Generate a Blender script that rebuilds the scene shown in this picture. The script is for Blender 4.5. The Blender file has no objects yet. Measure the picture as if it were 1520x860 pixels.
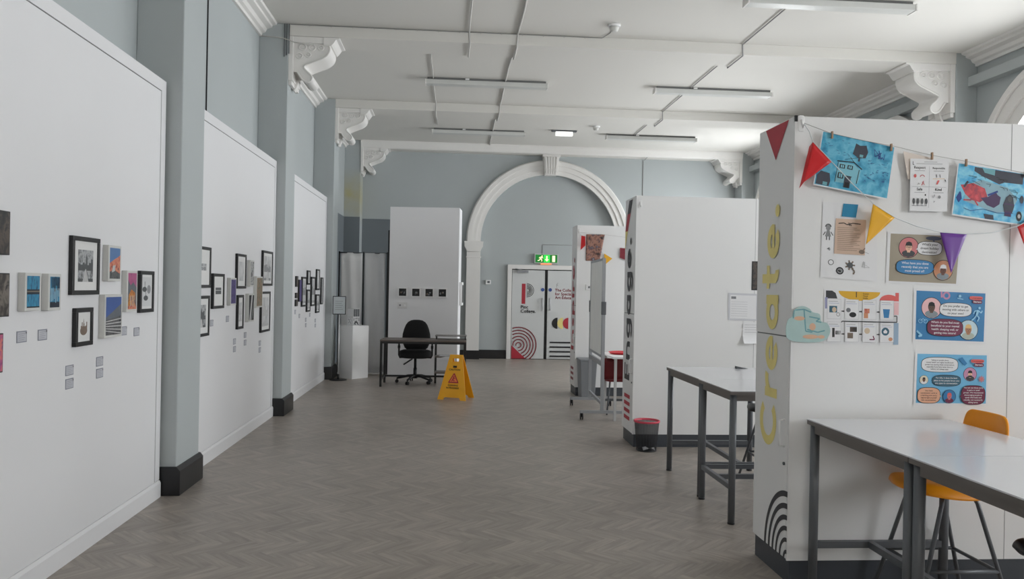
import bpy, math, random
from mathutils import Vector, Matrix, Euler
random.seed(7)
PI = math.pi
sc = bpy.context.scene
COL = sc.collection

# ------------------------------------------------------------------ materials
def lin(c):
    return tuple((x/255/12.92 if x/255 <= .04045 else ((x/255+.055)/1.055)**2.4) for x in c)
_M = {}
def mat(name, col, rough=.55, metal=0., var=.05, scale=6., bump=0., emit=0., spec=.5, trans=0., stretch=None):
    if name in _M: return _M[name]
    m = bpy.data.materials.new(name); m.use_nodes = True
    nt = m.node_tree; N = nt.nodes; L = nt.links
    b = N['Principled BSDF']
    tc = N.new('ShaderNodeTexCoord'); mp = N.new('ShaderNodeMapping')
    L.new(tc.outputs['Object'], mp.inputs['Vector'])
    if stretch: mp.inputs['Scale'].default_value = stretch
    nz = N.new('ShaderNodeTexNoise'); nz.inputs['Scale'].default_value = scale; nz.inputs['Detail'].default_value = 4
    L.new(mp.outputs['Vector'], nz.inputs['Vector'])
    c = lin(col)
    mx = N.new('ShaderNodeMix'); mx.data_type = 'RGBA'
    mx.inputs['A'].default_value = tuple(max(0, x*(1-var)) for x in c)+(1,)
    mx.inputs['B'].default_value = tuple(min(1, x*(1+var)) for x in c)+(1,)
    L.new(nz.outputs['Fac'], mx.inputs['Factor'])
    L.new(mx.outputs['Result'], b.inputs['Base Color'])
    b.inputs['Roughness'].default_value = rough; b.inputs['Metallic'].default_value = metal
    b.inputs['Specular IOR Level'].default_value = spec
    if bump:
        bp = N.new('ShaderNodeBump'); bp.inputs['Strength'].default_value = bump; bp.inputs['Distance'].default_value = .01
        L.new(nz.outputs['Fac'], bp.inputs['Height']); L.new(bp.outputs['Normal'], b.inputs['Normal'])
    if emit:
        b.inputs['Emission Color'].default_value = c+(1,); b.inputs['Emission Strength'].default_value = emit
    if trans:
        out = N['Material Output']; t = N.new('ShaderNodeBsdfTransparent'); ms = N.new('ShaderNodeMixShader')
        ms.inputs[0].default_value = trans
        L.new(b.outputs[0], ms.inputs[1]); L.new(t.outputs[0], ms.inputs[2]); L.new(ms.outputs[0], out.inputs['Surface'])
    _M[name] = m
    return m
def art(name, cols, scale=8., detail=6., dist=.6, stretch=(1, 1, 1), rough=.45):
    scale *= 2.2
    """abstract painterly print: noise through a colour ramp"""
    if name in _M: return _M[name]
    m = bpy.data.materials.new(name); m.use_nodes = True
    nt = m.node_tree; N = nt.nodes; L = nt.links; b = N['Principled BSDF']
    tc = N.new('ShaderNodeTexCoord'); mp = N.new('ShaderNodeMapping'); mp.inputs['Scale'].default_value = stretch
    nz = N.new('ShaderNodeTexNoise'); nz.inputs['Scale'].default_value = scale; nz.inputs['Detail'].default_value = detail
    nz.inputs['Distortion'].default_value = dist*.35
    rp = N.new('ShaderNodeValToRGB')
    while len(rp.color_ramp.elements) < len(cols): rp.color_ramp.elements.new(.5)
    for i, c in enumerate(cols):
        e = rp.color_ramp.elements[i]; e.position = .3 + .4*i/max(1, len(cols)-1); e.color = lin(c)+(1,)
    L.new(tc.outputs['Object'], mp.inputs['Vector']); L.new(mp.outputs['Vector'], nz.inputs['Vector'])
    L.new(nz.outputs['Fac'], rp.inputs['Fac']); L.new(rp.outputs['Color'], b.inputs['Base Color'])
    b.inputs['Roughness'].default_value = rough
    _M[name] = m
    return m

WALLBLUE = mat('pale_blue_wall_paint', (174, 180, 181), .7, var=.04, scale=1.2)
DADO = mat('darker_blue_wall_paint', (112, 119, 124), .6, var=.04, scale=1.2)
CEIL = mat('white_ceiling_paint', (216, 214, 209), .8, var=.02, scale=.8)
TRIM = mat('white_plaster_trim', (228, 226, 223), .6, var=.02)
BOARD = mat('white_board_paint', (226, 226, 228), .55, var=.015, scale=2)
CAB = mat('white_laminate', (230, 230, 230), .4, var=.012, scale=2)
GAP = mat('dark_gap', (128, 129, 130), .8)
GAPD = mat('black_gap', (40, 40, 42), .8)
BLACKSK = mat('black_skirting_gloss', (26, 26, 28), .35, var=.2)
PLINTH = mat('charcoal_plinth', (62, 66, 72), .45, var=.08)
GREYMET = mat('grey_powder_coated_metal', (98, 101, 105), .4, metal=.2, var=.06)
STEEL = mat('brushed_steel', (150, 152, 155), .35, metal=.8)
EDGE = mat('grey_brown_table_edge', (108, 102, 98), .5, var=.1)
TTOP = mat('pale_grey_gloss_laminate', (214, 215, 219), .14, var=.015, scale=3)
BLACK = mat('black_plastic', (20, 20, 22), .45)
BLACKFAB = mat('black_woven_fabric', (14, 14, 16), .9, var=.3, scale=60, bump=.2)
BLACKFR = mat('black_picture_frame_wood', (24, 24, 26), .4, var=.2)
WHITE = mat('plain_white', (232, 232, 232), .5, var=.01)
PAPER = mat('white_paper', (228, 228, 230), .6, var=.02, scale=4)
MOUNT = mat('white_picture_mount', (222, 222, 221), .6, var=.015)
CANVAS = mat('canvas_side_cloth', (206, 206, 203), .8, var=.05, scale=40)
INK = mat('black_ink', (28, 28, 30), .6)
GREYINK = mat('grey_ink', (120, 122, 126), .6)
RED = mat('crimson_vinyl', (176, 42, 58), .5)
DRED = mat('dark_red_ink', (128, 32, 46), .5)
YEL = mat('mustard_vinyl', (236, 220, 140), .5)
CHAR = mat('charcoal_vinyl', (58, 58, 62), .5)
ORANGE = mat('orange_polypropylene', (250, 158, 20), .33, var=.04)
YELLOWP = mat('safety_yellow_plastic', (246, 176, 18), .4, var=.03)

# ------------------------------------------------------------------ mesh builder
class MB:
    def __init__(s): s.v = []; s.f = []; s.m = []; s.s = []; s.mats = []
    def mi(s, m):
        if m not in s.mats: s.mats.append(m)
        return s.mats.index(m)
    def add(s, vs, fs, m, smooth=False):
        o = len(s.v); s.v += [tuple(p) for p in vs]; k = s.mi(m)
        for f in fs: s.f.append([i+o for i in f]); s.m.append(k); s.s.append(smooth)
        return s
    def box(s, x0, x1, y0, y1, z0, z1, m):
        vs = [(x, y, z) for z in (z0, z1) for y in (y0, y1) for x in (x0, x1)]
        return s.add(vs, [(0, 2, 3, 1), (4, 5, 7, 6), (0, 1, 5, 4), (2, 6, 7, 3), (0, 4, 6, 2), (1, 3, 7, 5)], m)
    def bar(s, p, q, w, h, m, up=(0, 0, 1)):
        p = Vector(p); q = Vector(q); d = (q-p).normalized(); u = Vector(up)
        a = d.cross(u)
        if a.length < 1e-4: a = d.cross(Vector((0, 1, 0)))
        a.normalize(); b = a.cross(d)
        vs = [e+a*sx*w/2+b*sy*h/2 for e in (p, q) for sx, sy in ((-1, -1), (1, -1), (1, 1), (-1, 1))]
        return s.add(vs, [(0, 1, 2, 3), (7, 6, 5, 4), (0, 4, 5, 1), (1, 5, 6, 2), (2, 6, 7, 3), (3, 7, 4, 0)], m)
    def cyl(s, p, q, r, m, r1=None, n=18):
        return s.tube([p, q], r, m, n, r1=r1)
    def tube(s, pts, r, m, n=10, r1=None, closed=False):
        P = [Vector(p) for p in pts]; rings = []; K = len(P)
        a = None
        for i in range(K):
            if closed: d = (P[(i+1) % K]-P[i-1]).normalized()
            else: d = (P[min(i+1, K-1)]-P[max(i-1, 0)]).normalized()
            if a is None:
                a = d.cross(Vector((0, 0, 1)))
                if a.length < 1e-3: a = d.cross(Vector((0, 1, 0)))
            else: a = a-d*a.dot(d)
            a.normalize(); b = d.cross(a)
            rr = r if r1 is None else r+(r1-r)*i/(K-1)
            rings.append([P[i]+(a*math.cos(t)+b*math.sin(t))*rr for t in [2*PI*k/n for k in range(n)]])
        vs = [v for g in rings for v in g]; fs = []
        for i in range(K if closed else K-1):
            j = (i+1) % K
            for k in range(n): fs.append((i*n+k, i*n+(k+1) % n, j*n+(k+1) % n, j*n+k))
        s.add(vs, fs, m, True)
        if not closed:
            o = len(s.v)-len(vs)
            s.f += [[o+k for k in range(n)][::-1], [o+(K-1)*n+k for k in range(n)]]; s.m += [s.mi(m)]*2; s.s += [False]*2
        return s
    def lathe(s, prof, m, n=28, c=(0, 0, 0), capb=True, capt=True):
        vs = []; fs = []
        for r, z in prof:
            vs += [(c[0]+r*math.cos(2*PI*k/n), c[1]+r*math.sin(2*PI*k/n), c[2]+z) for k in range(n)]
        for i in range(len(prof)-1):
            for k in range(n): fs.append((i*n+k, i*n+(k+1) % n, (i+1)*n+(k+1) % n, (i+1)*n+k))
        s.add(vs, fs, m, True)
        o = len(s.v)-len(vs)
        if capb: s.f.append([o+k for k in range(n)][::-1]); s.m.append(s.mi(m)); s.s.append(False)
        if capt: s.f.append([o+(len(prof)-1)*n+k for k in range(n)]); s.m.append(s.mi(m)); s.s.append(False)
        return s
    def prism(s, poly, a0, a1, axis, m, smooth=False):
        def T(u, v, a): return {'y': (u, a, v), 'x': (a, u, v), 'z': (u, v, a)}[axis]
        n = len(poly); vs = [T(u, v, a) for a in (a0, a1) for u, v in poly]
        s.add(vs, [list(range(n))[::-1], list(range(n, 2*n))], m)
        o = len(s.v)-2*n; k = s.mi(m)
        for i in range(n):
            j = (i+1) % n; s.f.append([o+i, o+j, o+n+j, o+n+i]); s.m.append(k); s.s.append(smooth)
        return s
    def loft(s, rings, m, smooth=True):
        n = len(rings[0]); vs = [p for g in rings for p in g]; fs = []
        for i in range(len(rings)-1):
            for k in range(n): fs.append((i*n+k, i*n+(k+1) % n, (i+1)*n+(k+1) % n, (i+1)*n+k))
        fs.append(list(range(n))[::-1]); fs.append([(len(rings)-1)*n+k for k in range(n)])
        return s.add(vs, fs, m, smooth)
    def grid(s, rows, m, smooth=True):
        n = len(rows[0]); vs = [p for g in rows for p in g]
        return s.add(vs, [(i*n+k, i*n+k+1, (i+1)*n+k+1, (i+1)*n+k) for i in range(len(rows)-1) for k in range(n-1)], m, smooth)
    def build(s, name, parent=None, loc=(0, 0, 0), rot=0, bevel=0, solid=0, fix=True, sub=0):
        me = bpy.data.meshes.new(name); me.from_pydata(s.v, [], s.f)
        for m in s.mats: me.materials.append(m)
        me.polygons.foreach_set('material_index', s.m); me.polygons.foreach_set('use_smooth', s.s); me.update()
        if fix:
            import bmesh
            bm = bmesh.new(); bm.from_mesh(me); bmesh.ops.recalc_face_normals(bm, faces=bm.faces[:]); bm.to_mesh(me); bm.free()
        o = bpy.data.objects.new(name, me); COL.objects.link(o)
        o.location = loc; o.rotation_euler = (0, 0, rot)
        if parent: o.parent = parent
        if solid:
            d = o.modifiers.new('thick', 'SOLIDIFY'); d.thickness = solid; d.offset = 0
        if sub:
            d = o.modifiers.new('smooth', 'SUBSURF'); d.levels = sub; d.render_levels = sub
        if bevel:
            d = o.modifiers.new('soft_edge', 'BEVEL'); d.width = bevel; d.segments = 2; d.limit_method = 'ANGLE'; d.angle_limit = .7
        return o

_T = {}
def textmesh(txt, bold=0., space=1.):
    k = (txt, bold, space)
    if k not in _T:
        c = bpy.data.curves.new('lettering', 'FONT'); c.body = txt; c.size = 1; c.offset = bold; c.resolution_u = 3; c.space_character = space
        ob = bpy.data.objects.new('lettering', c)
        me = bpy.data.meshes.new_from_object(ob)
        _T[k] = ([(v.co.x, v.co.y) for v in me.vertices], [list(p.vertices) for p in me.polygons])
        bpy.data.objects.remove(ob); bpy.data.meshes.remove(me); bpy.data.curves.remove(c)
    return _T[k]
class Sheet(MB):
    """flat printed sheet: (u,v) in metres on a quad or plane, later marks lie a hair above earlier ones"""
    def __init__(s, quad=None, w=1, h=1, O=(0, 0, 0), U=(1, 0, 0), V=(0, 0, 1), N=(0, -1, 0), step=.00009, warp=None):
        super().__init__(); s.q = [Vector(p) for p in quad] if quad else None   # tl,tr,br,bl
        s.w = w; s.h = h; s.O = Vector(O); s.U = Vector(U); s.V = Vector(V); s.N = Vector(N); s.step = step; s.k = 0; s.warp = warp
    def P(s, u, v, k=None):
        k = s.k if k is None else k
        if s.q:
            a, b = u/s.w, v/s.h; tl, tr, br, bl = s.q
            p = (bl*(1-a)+br*a)*(1-b)+(tl*(1-a)+tr*a)*b
        else: p = s.O+s.U*u+s.V*v
        p = p+s.N*(s.step*k)
        return p
    def put(s, pts, faces, m):
        s.add([s.P(u, v) for u, v in pts], faces, m); s.k += 1; return s
    def poly(s, pts, m): return s.put(pts, [list(range(len(pts)))], m)
    def rect(s, u0, u1, v0, v1, m): return s.poly([(u0, v0), (u1, v0), (u1, v1), (u0, v1)], m)
    def ell(s, cu, cv, ru, rv, m, a0=0, a1=2*PI, n=28):
        return s.poly([(cu+ru*math.cos(a0+(a1-a0)*i/n), cv+rv*math.sin(a0+(a1-a0)*i/n)) for i in range(n if a1-a0 > 6.28 else n+1)], m)
    def pill(s, cu, cv, ru, rv, m, e=3.):
        pts = []
        for i in range(36):
            t = 2*PI*i/36; c, q = math.cos(t), math.sin(t)
            pts.append((cu+ru*abs(c)**(2/e)*(1 if c > 0 else -1), cv+rv*abs(q)**(2/e)*(1 if q > 0 else -1)))
        return s.poly(pts, m)
    def arc(s, cu, cv, ru, rv, th, m, a0=0, a1=PI, n=24, keep=None):
        pts = []; fs = []
        for i in range(n+1):
            t = a0+(a1-a0)*i/n; c, q = math.cos(t), math.sin(t)
            pts += [(cu+ru*c, cv+rv*q), (cu+(ru-th)*c, cv+(rv-th*rv/ru)*q)]
        for i in range(n):
            f = [2*i, 2*i+1, 2*i+3, 2*i+2]
            if keep is None or all(keep(*pts[j]) for j in f): fs.append(f)
        if fs: s.put(pts, fs, m)
        return s
    def line(s, pts, w, m):
        for (a, b), (c, d) in zip(pts, pts[1:]):
            l = math.hypot(c-a, d-b) or 1; nx, ny = -(d-b)/l*w/2, (c-a)/l*w/2
            s.add([s.P(a+nx, b+ny), s.P(a-nx, b-ny), s.P(c-nx, d-ny), s.P(c+nx, d+ny)], [(0, 1, 2, 3)], m); s.k += .2
        s.k += 1; return s
    def text(s, txt, u, v, size, m, align='l', bold=.0, width=None):
        vs, fs = textmesh(txt, bold)
        x0 = min(p[0] for p in vs); x1 = max(p[0] for p in vs)
        sx = size if width is None else width/(x1-x0)
        off = {'l': x0, 'c': (x0+x1)/2, 'r': x1}[align]
        return s.put([(u+(x-off)*sx, v+y*size) for x, y in vs], fs, m)
    def vtext(s, txt, u, v0, v1, cap, m):
        """round geometric lettering that runs upwards from v0 to v1, baseline at u, letter tops towards -u"""
        W = .27; A = math.radians
        def ring(cx, cy, r, a0, a1, n=26): 
            o = [(cx+r*math.cos(A(a0+(a1-a0)*i/n)), cy+r*math.sin(A(a0+(a1-a0)*i/n))) for i in range(n+1)]
            q = [(cx+(r-W)*math.cos(A(a0+(a1-a0)*i/n)), cy+(r-W)*math.sin(A(a0+(a1-a0)*i/n))) for i in range(n+1)]
            return o, q
        def R(x0, x1, y0, y1): return [[(x0, y0), (x1, y0), (x1, y1), (x0, y1)]]
        def B(cx, cy, r, a0, a1):
            o, q = ring(cx, cy, r, a0, a1); return [[o[i], o[i+1], q[i+1], q[i]] for i in range(len(o)-1)]
        def D(cx, cy, r): return [[(cx+r*math.cos(2*PI*i/24), cy+r*math.sin(2*PI*i/24)) for i in range(24)]]
        G = {'C': (1.25, B(.7, .7, .7, 42, 318)), 'r': (.62, R(0, W, 0, 1)+B(.56, .44, .56, 72, 150)),
             'e': (1.02, B(.5, .5, .5, 0, 312)+R(.1, .98, .40, .58)), 'a': (1.02, B(.5, .5, .5, 0, 360)+R(1-W, 1, 0, 1)),
             't': (.72, R(.16, .16+W, .22, 1.38)+R(0, .68, .76, 1.)+B(.16+.36, .36, .36, 180, 275)), '.': (.36, D(.18, .18, .18)),
             'E': (.86, R(0, W, 0, 1.4)+R(0, .84, 0, W)+R(0, .78, .57, .57+W)+R(0, .84, 1.4-W, 1.4)), 'n': (.94, R(0, W, 0, 1)+B(.47, .53, .47, 0, 180)+R(.94-W, .94, 0, .53)),
             'g': (1.02, B(.5, .5, .5, 0, 360)+R(1-W, 1, -.02, 1)+B(.5, -.02, .5, 205, 360)), 'I': (W, R(0, W, 0, 1.4)), 'i': (W+.02, R(0, W, 0, 1)+D(W/2, 1.28, .165)),
             'p': (1.02, B(.5, .5, .5, 0, 360)+R(0, W, -.42, 1)), 's': (.72, B(.36, .705, .295, 20, 270)+B(.36, .295, .295, -160, 90))}
        tot = sum(G[c][0] for c in txt)+.16*(len(txt)-1); k = cap/1.4; kx = (v1-v0)/tot; x = 0
        for c in txt:
            adv, polys = G[c]; i0 = len(s.v)
            for pl in polys: s.poly([(u-py*k, v0+(x+px)*kx) for px, py in pl], m); s.k -= .8
            s.k += 1; x += adv+.16
        return s

# ------------------------------------------------------------------ objects
def thing(name, label, cat, loc=(0, 0, 0), rot=0, group=None):
    o = bpy.data.objects.new(name, None); COL.objects.link(o); o.empty_display_size = .1
    o.location = loc; o.rotation_euler = (0, 0, rot)
    return tag(o, label, cat, group)
def tag(o, label, cat, group=None):
    o['label'] = label; o['category'] = cat
    if group: o['group'] = group
    return o
def struct(name, mb, parent=None, **k):
    o = mb.build(name, parent, **k)
    if not parent: o['kind'] = 'structure'
    return o
def dup(root, loc, rot=None, label=None, group=None):
    def cp(o, par):
        c = o.copy(); COL.objects.link(c)
        if par: c.parent = par
        for ch in [x for x in list(bpy.data.objects) if x.parent == o]: cp(ch, c)
        return c
    r = cp(root, None); r.location = loc
    if rot is not None: r.rotation_euler = (0, 0, rot)
    if label: r['label'] = label
    if group: r['group'] = group
    return r

# ================================================================== SETTING
XL, XR, YE, ZC = -2.39, 6.75, 17.5, 4.77
# --- floor: herringbone wood-effect vinyl
def floor_mat():
    m = bpy.data.materials.new('herringbone_grey_oak_vinyl'); m.use_nodes = True
    nt = m.node_tree; N = nt.nodes; L = nt.links; b = N['Principled BSDF']
    def mth(op, a, c=None, d=None):
        n = N.new('ShaderNodeMath'); n.operation = op
        for i, x in enumerate((a, c, d)):
            if x is None: continue
            if isinstance(x, (int, float)): n.inputs[i].default_value = x
            else: L.new(x, n.inputs[i])
        return n.outputs[0]
    tc = N.new('ShaderNodeTexCoord'); mp = N.new('ShaderNodeMapping')
    W = .075; n = 4
    mp.inputs['Rotation'].default_value = (0, 0, PI/4); mp.inputs['Scale'].default_value = (1/W, 1/W, 1)
    L.new(tc.outputs['Object'], mp.inputs['Vector'])
    sp = N.new('ShaderNodeSeparateXYZ'); L.new(mp.outputs['Vector'], sp.inputs[0])
    i = mth('FLOOR', sp.outputs['X']); j = mth('FLOOR', sp.outputs['Y'])
    d = mth('FLOORED_MODULO', mth('SUBTRACT', i, j), 2*n)
    hor = mth('LESS_THAN', d, n-.5)
    ih = mth('SUBTRACT', i, d); jv = mth('SUBTRACT', j, mth('SUBTRACT', 2*n-1, d))
    def mix(f, a, c):   # f ? a : c
        return mth('ADD', mth('MULTIPLY', f, a), mth('MULTIPLY', mth('SUBTRACT', 1, f), c))
    idx = mix(hor, ih, i); idy = mix(hor, j, mth('ADD', jv, .37))
    cb = N.new('ShaderNodeCombineXYZ'); L.new(idx, cb.inputs[0]); L.new(idy, cb.inputs[1])
    wn = N.new('ShaderNodeTexWhiteNoise'); wn.noise_dimensions = '2D'; L.new(cb.outputs[0], wn.inputs['Vector'])
    # grain runs along each block
    gx = mix(hor, sp.outputs['X'], sp.outputs['Y']); gy = mix(hor, sp.outputs['Y'], sp.outputs['X'])
    g = N.new('ShaderNodeCombineXYZ'); L.new(mth('MULTIPLY', gx, .35), g.inputs[0]); L.new(mth('MULTIPLY', gy, 2.4), g.inputs[1])
    L.new(mth('MULTIPLY', wn.outputs['Value'], 40), g.inputs[2])
    nz = N.new('ShaderNodeTexNoise'); nz.inputs['Scale'].default_value = 1.; nz.inputs['Detail'].default_value = 5; nz.inputs['Distortion'].default_value = .5
    L.new(g.outputs[0], nz.inputs['Vector'])
    big = N.new('ShaderNodeTexNoise'); big.inputs['Scale'].default_value = .9; big.inputs['Detail'].default_value = 3
    L.new(tc.outputs['Object'], big.inputs['Vector'])
    t = mth('ADD', mth('MULTIPLY', wn.outputs['Value'], .15), mth('ADD', mth('MULTIPLY', nz.outputs['Fac'], .9), mth('MULTIPLY', big.outputs['Fac'], .2)))
    rp = N.new('ShaderNodeValToRGB'); cr = rp.color_ramp
    cr.elements[0].position = .28; cr.elements[0].color = lin((121, 114, 107))+(1,)
    cr.elements[1].position = .95; cr.elements[1].color = lin((177, 167, 158))+(1,)
    e = cr.elements.new(.6); e.color = lin((149, 141, 133))+(1,)
    L.new(t, rp.inputs['Fac'])
    # thin joints
    fx = mth('FRACT', sp.outputs['X']); fy = mth('FRACT', sp.outputs['Y'])
    side = mix(hor, fy, fx); jn = mth('MINIMUM', side, mth('SUBTRACT', 1, side))
    jm = mth('LESS_THAN', jn, .018)
    mx = N.new('ShaderNodeMix'); mx.data_type = 'RGBA'; mx.inputs['B'].default_value = lin((100, 95, 91))+(1,)
    L.new(mth('MULTIPLY', jm, .45), mx.inputs['Factor']); L.new(rp.outputs['Color'], mx.inputs['A'])
    L.new(mx.outputs['Result'], b.inputs['Base Color'])
    L.new(mth('ADD', .30, mth('MULTIPLY', nz.outputs['Fac'], .16)), b.inputs['Roughness'])
    b.inputs['Specular IOR Level'].default_value = .45
    bp = N.new('ShaderNodeBump'); bp.inputs['Strength'].default_value = .06; bp.inputs['Distance'].default_value = .004
    L.new(nz.outputs['Fac'], bp.inputs['Height']); L.new(bp.outputs['Normal'], b.inputs['Normal'])
    return m
Y0 = -4.2
struct('floor', MB().box(-2.9, 7.2, Y0-.3, 18.2, -.12, 0, floor_mat()))
struct('ceiling', MB().box(-2.9, 7.2, Y0-.3, 18.2, ZC, ZC+.2, CEIL))
struct('wall_left', MB().box(XL-.3, XL, Y0, YE+.4, 0, ZC, WALLBLUE))
struct('wall_rear', MB().box(XL-.3, XR+.35, Y0-.25, Y0, 0, ZC, WALLBLUE))
# --- end wall with the blind arch
AX, AZ, AR, ARO = 2.155, 2.65, 1.55, 1.88
w = MB()
arcp = [(AX-AR*math.cos(PI*i/40), AZ+AR*math.sin(PI*i/40)) for i in range(41)]
left = [(XL, 0), (AX-AR, 0)]+arcp[:21]+[(AX, ZC), (XL, ZC)]
right = [(AX, ZC)]+arcp[20:]+[(AX+AR, 0), (XR, 0), (XR, ZC)]
w.prism(left, YE, YE+.125, 'y', WALLBLUE); w.prism(right, YE, YE+.125, 'y', WALLBLUE)
struct('wall_end', w)
struct('wall_recess', MB().box(XL-.3, XR+.35, YE+.125, YE+.4, 0, ZC, WALLBLUE))
# --- right wall with arched windows
BAYS = [(-.95, 2.3), (2.8, 5.95), (6.5, 9.59), (10.11, 13.35), (13.87, 17.05)]
HW, SILL, SPR = 1.08, 1.0, 2.94
def bay_wall(mb, y0, y1):
    c = (y0+y1)/2
    mb.add([(XR, y0, 0), (XR, y1, 0), (XR, y1, SILL), (XR, y0, SILL)], [(0, 1, 2, 3)], WALLBLUE)
    for a, b2 in ((y0, c-HW), (c+HW, y1)):
        mb.add([(XR, a, SILL), (XR, b2, SILL), (XR, b2, SPR), (XR, a, SPR)], [(0, 1, 2, 3)], WALLBLUE)
    n = 32; pts = [(c-HW*math.cos(PI*i/n), SPR+HW*math.sin(PI*i/n)) for i in range(n+1)]
    for i in range(n):
        (a, z), (b2, z2) = pts[i], pts[i+1]
        ta = y0 if i == 0 else a; tb = y1 if i == n-1 else b2
        mb.add([(XR, a, z), (XR, b2, z2), (XR, tb, ZC), (XR, ta, ZC)], [(0, 1, 2, 3)], WALLBLUE)
    mb.add([(XR, y0, SPR), (XR, pts[0][0], SPR), (XR, y0, ZC)], [(0, 1, 2)], WALLBLUE)
    mb.add([(XR, y1, SPR), (XR, pts[-1][0], SPR), (XR, y1, ZC)], [(0, 1, 2)], WALLBLUE)
    # reveals
    out = [(c-HW, SILL)]+pts+[(c+HW, SILL)]
    for (a, z), (b2, z2) in zip(out, out[1:]+out[:1]):
        mb.add([(XR, a, z), (XR, b2, z2), (XR+.3, b2, z2), (XR+.3, a, z)], [(0, 1, 2, 3)], TRIM)
wr = MB()
for y0, y1 in BAYS: bay_wall(wr, y0, y1)
for a, b2 in ((Y0, BAYS[0][0]), (2.3, 2.8), (5.95, 6.5), (9.59, 10.11), (13.35, 13.87), (17.05, YE+.1)):
    wr.box(XR, XR+.3, a, b2, 0, ZC, WALLBLUE)
struct('wall_right', wr, fix=False)
GLASS = bpy.data.materials.new('window_glass'); GLASS.use_nodes = True
_n = GLASS.node_tree.nodes; _l = GLASS.node_tree.links
_t = _n.new('ShaderNodeBsdfTransparent'); _g = _n.new('ShaderNodeBsdfGlossy'); _g.inputs['Roughness'].default_value = .02
_f = _n.new('ShaderNodeFresnel'); _x = _n.new('ShaderNodeMixShader'); _f.inputs['IOR'].default_value = 1.35
_l.new(_f.outputs[0], _x.inputs[0]); _l.new(_t.outputs[0], _x.inputs[1]); _l.new(_g.outputs[0], _x.inputs[2]); _l.new(_x.outputs[0], _n['Material Output'].inputs['Surface'])
def arch_band(mb, c, r0, r1, x0, x1, m, zb, n=32):
    """arch-shaped band (jambs down to zb) between radii r0<r1, from x0 to x1"""
    o = [(c-r1, zb)]+[(c-r1*math.cos(PI*i/n), SPR+r1*math.sin(PI*i/n)) for i in range(n+1)]+[(c+r1, zb)]
    q = [(c-r0, zb)]+[(c-r0*math.cos(PI*i/n), SPR+r0*math.sin(PI*i/n)) for i in range(n+1)]+[(c+r0, zb)]
    for i in range(len(o)-1):
        vs = [(x, *p) for x in (x0, x1) for p in (o[i], o[i+1], q[i+1], q[i])]
        mb.add(vs, [(0, 1, 2, 3), (7, 6, 5, 4), (0, 4, 5, 1), (1, 5, 6, 2), (2, 6, 7, 3), (3, 7, 4, 0)], m)
for k, (y0, y1) in enumerate(BAYS):
    c = (y0+y1)/2
    fr = MB()
    arch_band(fr, c, HW-.07, HW, XR+.16, XR+.24, TRIM, SILL)
    fr.box(XR+.16, XR+.24, c-HW, c+HW, SILL, SILL+.08, TRIM)
    for yy in (-.36, .36): fr.box(XR+.17, XR+.23, c+yy-.025, c+yy+.025, SILL, SPR+.95, TRIM)
    for zz in (1.65, 2.3, SPR): fr.box(XR+.17, XR+.23, c-HW+.02, c+HW-.02, zz-.025, zz+.025, TRIM)
    o = struct('window_%d' % (k+1), fr)
    g = MB(); g.add([(XR+.2, c-HW+.03, SILL+.03), (XR+.2, c+HW-.03, SILL+.03)]+[(XR+.2, c+(HW-.03)*math.cos(PI*i/24), SPR+(HW-.03)*math.sin(PI*i/24)) for i in range(25)], [list(range(27))], GLASS)
    g.build('pane', o)
    a = MB()
    arch_band(a, c, HW-.01, HW+.16, XR-.03, XR, TRIM, SILL); arch_band(a, c, HW+.16, HW+.32, XR-.06, XR, TRIM, SILL)
    arch_band(a, c, HW+.32, HW+.40, XR-.10, XR, TRIM, SILL)
    a.build('architrave', o)
    MB().box(XR-.12, XR+.17, c-HW-.1, c+HW+.1, SILL-.06, SILL, TRIM).build('sill', o)
rw = MB().box(-2.2, 1.8, Y0, Y0+.06, 1.5, 4.3, TRIM)
o = struct('window_6', rw)  # added on the closed rear wall, out of view, to go with the fill lamp
MB().box(-2.1, 1.7, Y0+.06, Y0+.065, 1.6, 4.2, GLASS).build('pane', o)
# --- pilasters, plinths
stain = bpy.data.materials.new('water_stained_wall_paint'); stain.use_nodes = True
_N = stain.node_tree.nodes; _L = stain.node_tree.links
_tc = _N.new('ShaderNodeTexCoord'); _mp = _N.new('ShaderNodeMapping'); _mp.inputs['Location'].default_value = (.0, 0, -3.55*1.6); _mp.inputs['Scale'].default_value = (0, 0, 1.6)
_gr = _N.new('ShaderNodeTexGradient'); _gr.gradient_type = 'SPHERICAL'; _nz = _N.new('ShaderNodeTexNoise'); _nz.inputs['Scale'].default_value = 5
_ml = _N.new('ShaderNodeMath'); _ml.operation = 'MULTIPLY'; _mx = _N.new('ShaderNodeMix'); _mx.data_type = 'RGBA'
_mx.inputs['A'].default_value = lin((174, 180, 181))+(1,); _mx.inputs['B'].default_value = lin((176, 164, 92))+(1,)
_L.new(_tc.outputs['Object'], _mp.inputs[0]); _L.new(_mp.outputs[0], _gr.inputs[0]); _L.new(_tc.outputs['Object'], _nz.inputs[0])
_L.new(_gr.outputs['Fac'], _ml.inputs[0]); _L.new(_nz.outputs['Fac'], _ml.inputs[1]); _L.new(_ml.outputs[0], _mx.inputs['Factor'])
_L.new(_mx.outputs['Result'], _N['Principled BSDF'].inputs['Base Color'])
PIL = [(2.3, 2.8), (5.99, 6.5), (9.59, 10.11), (13.35, 13.87), (17.05, YE)]
tn = 0
def trim(mb, **k):
    global tn; tn += 1
    return struct('trim_%d' % tn, mb, **k)
bn = 0
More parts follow.
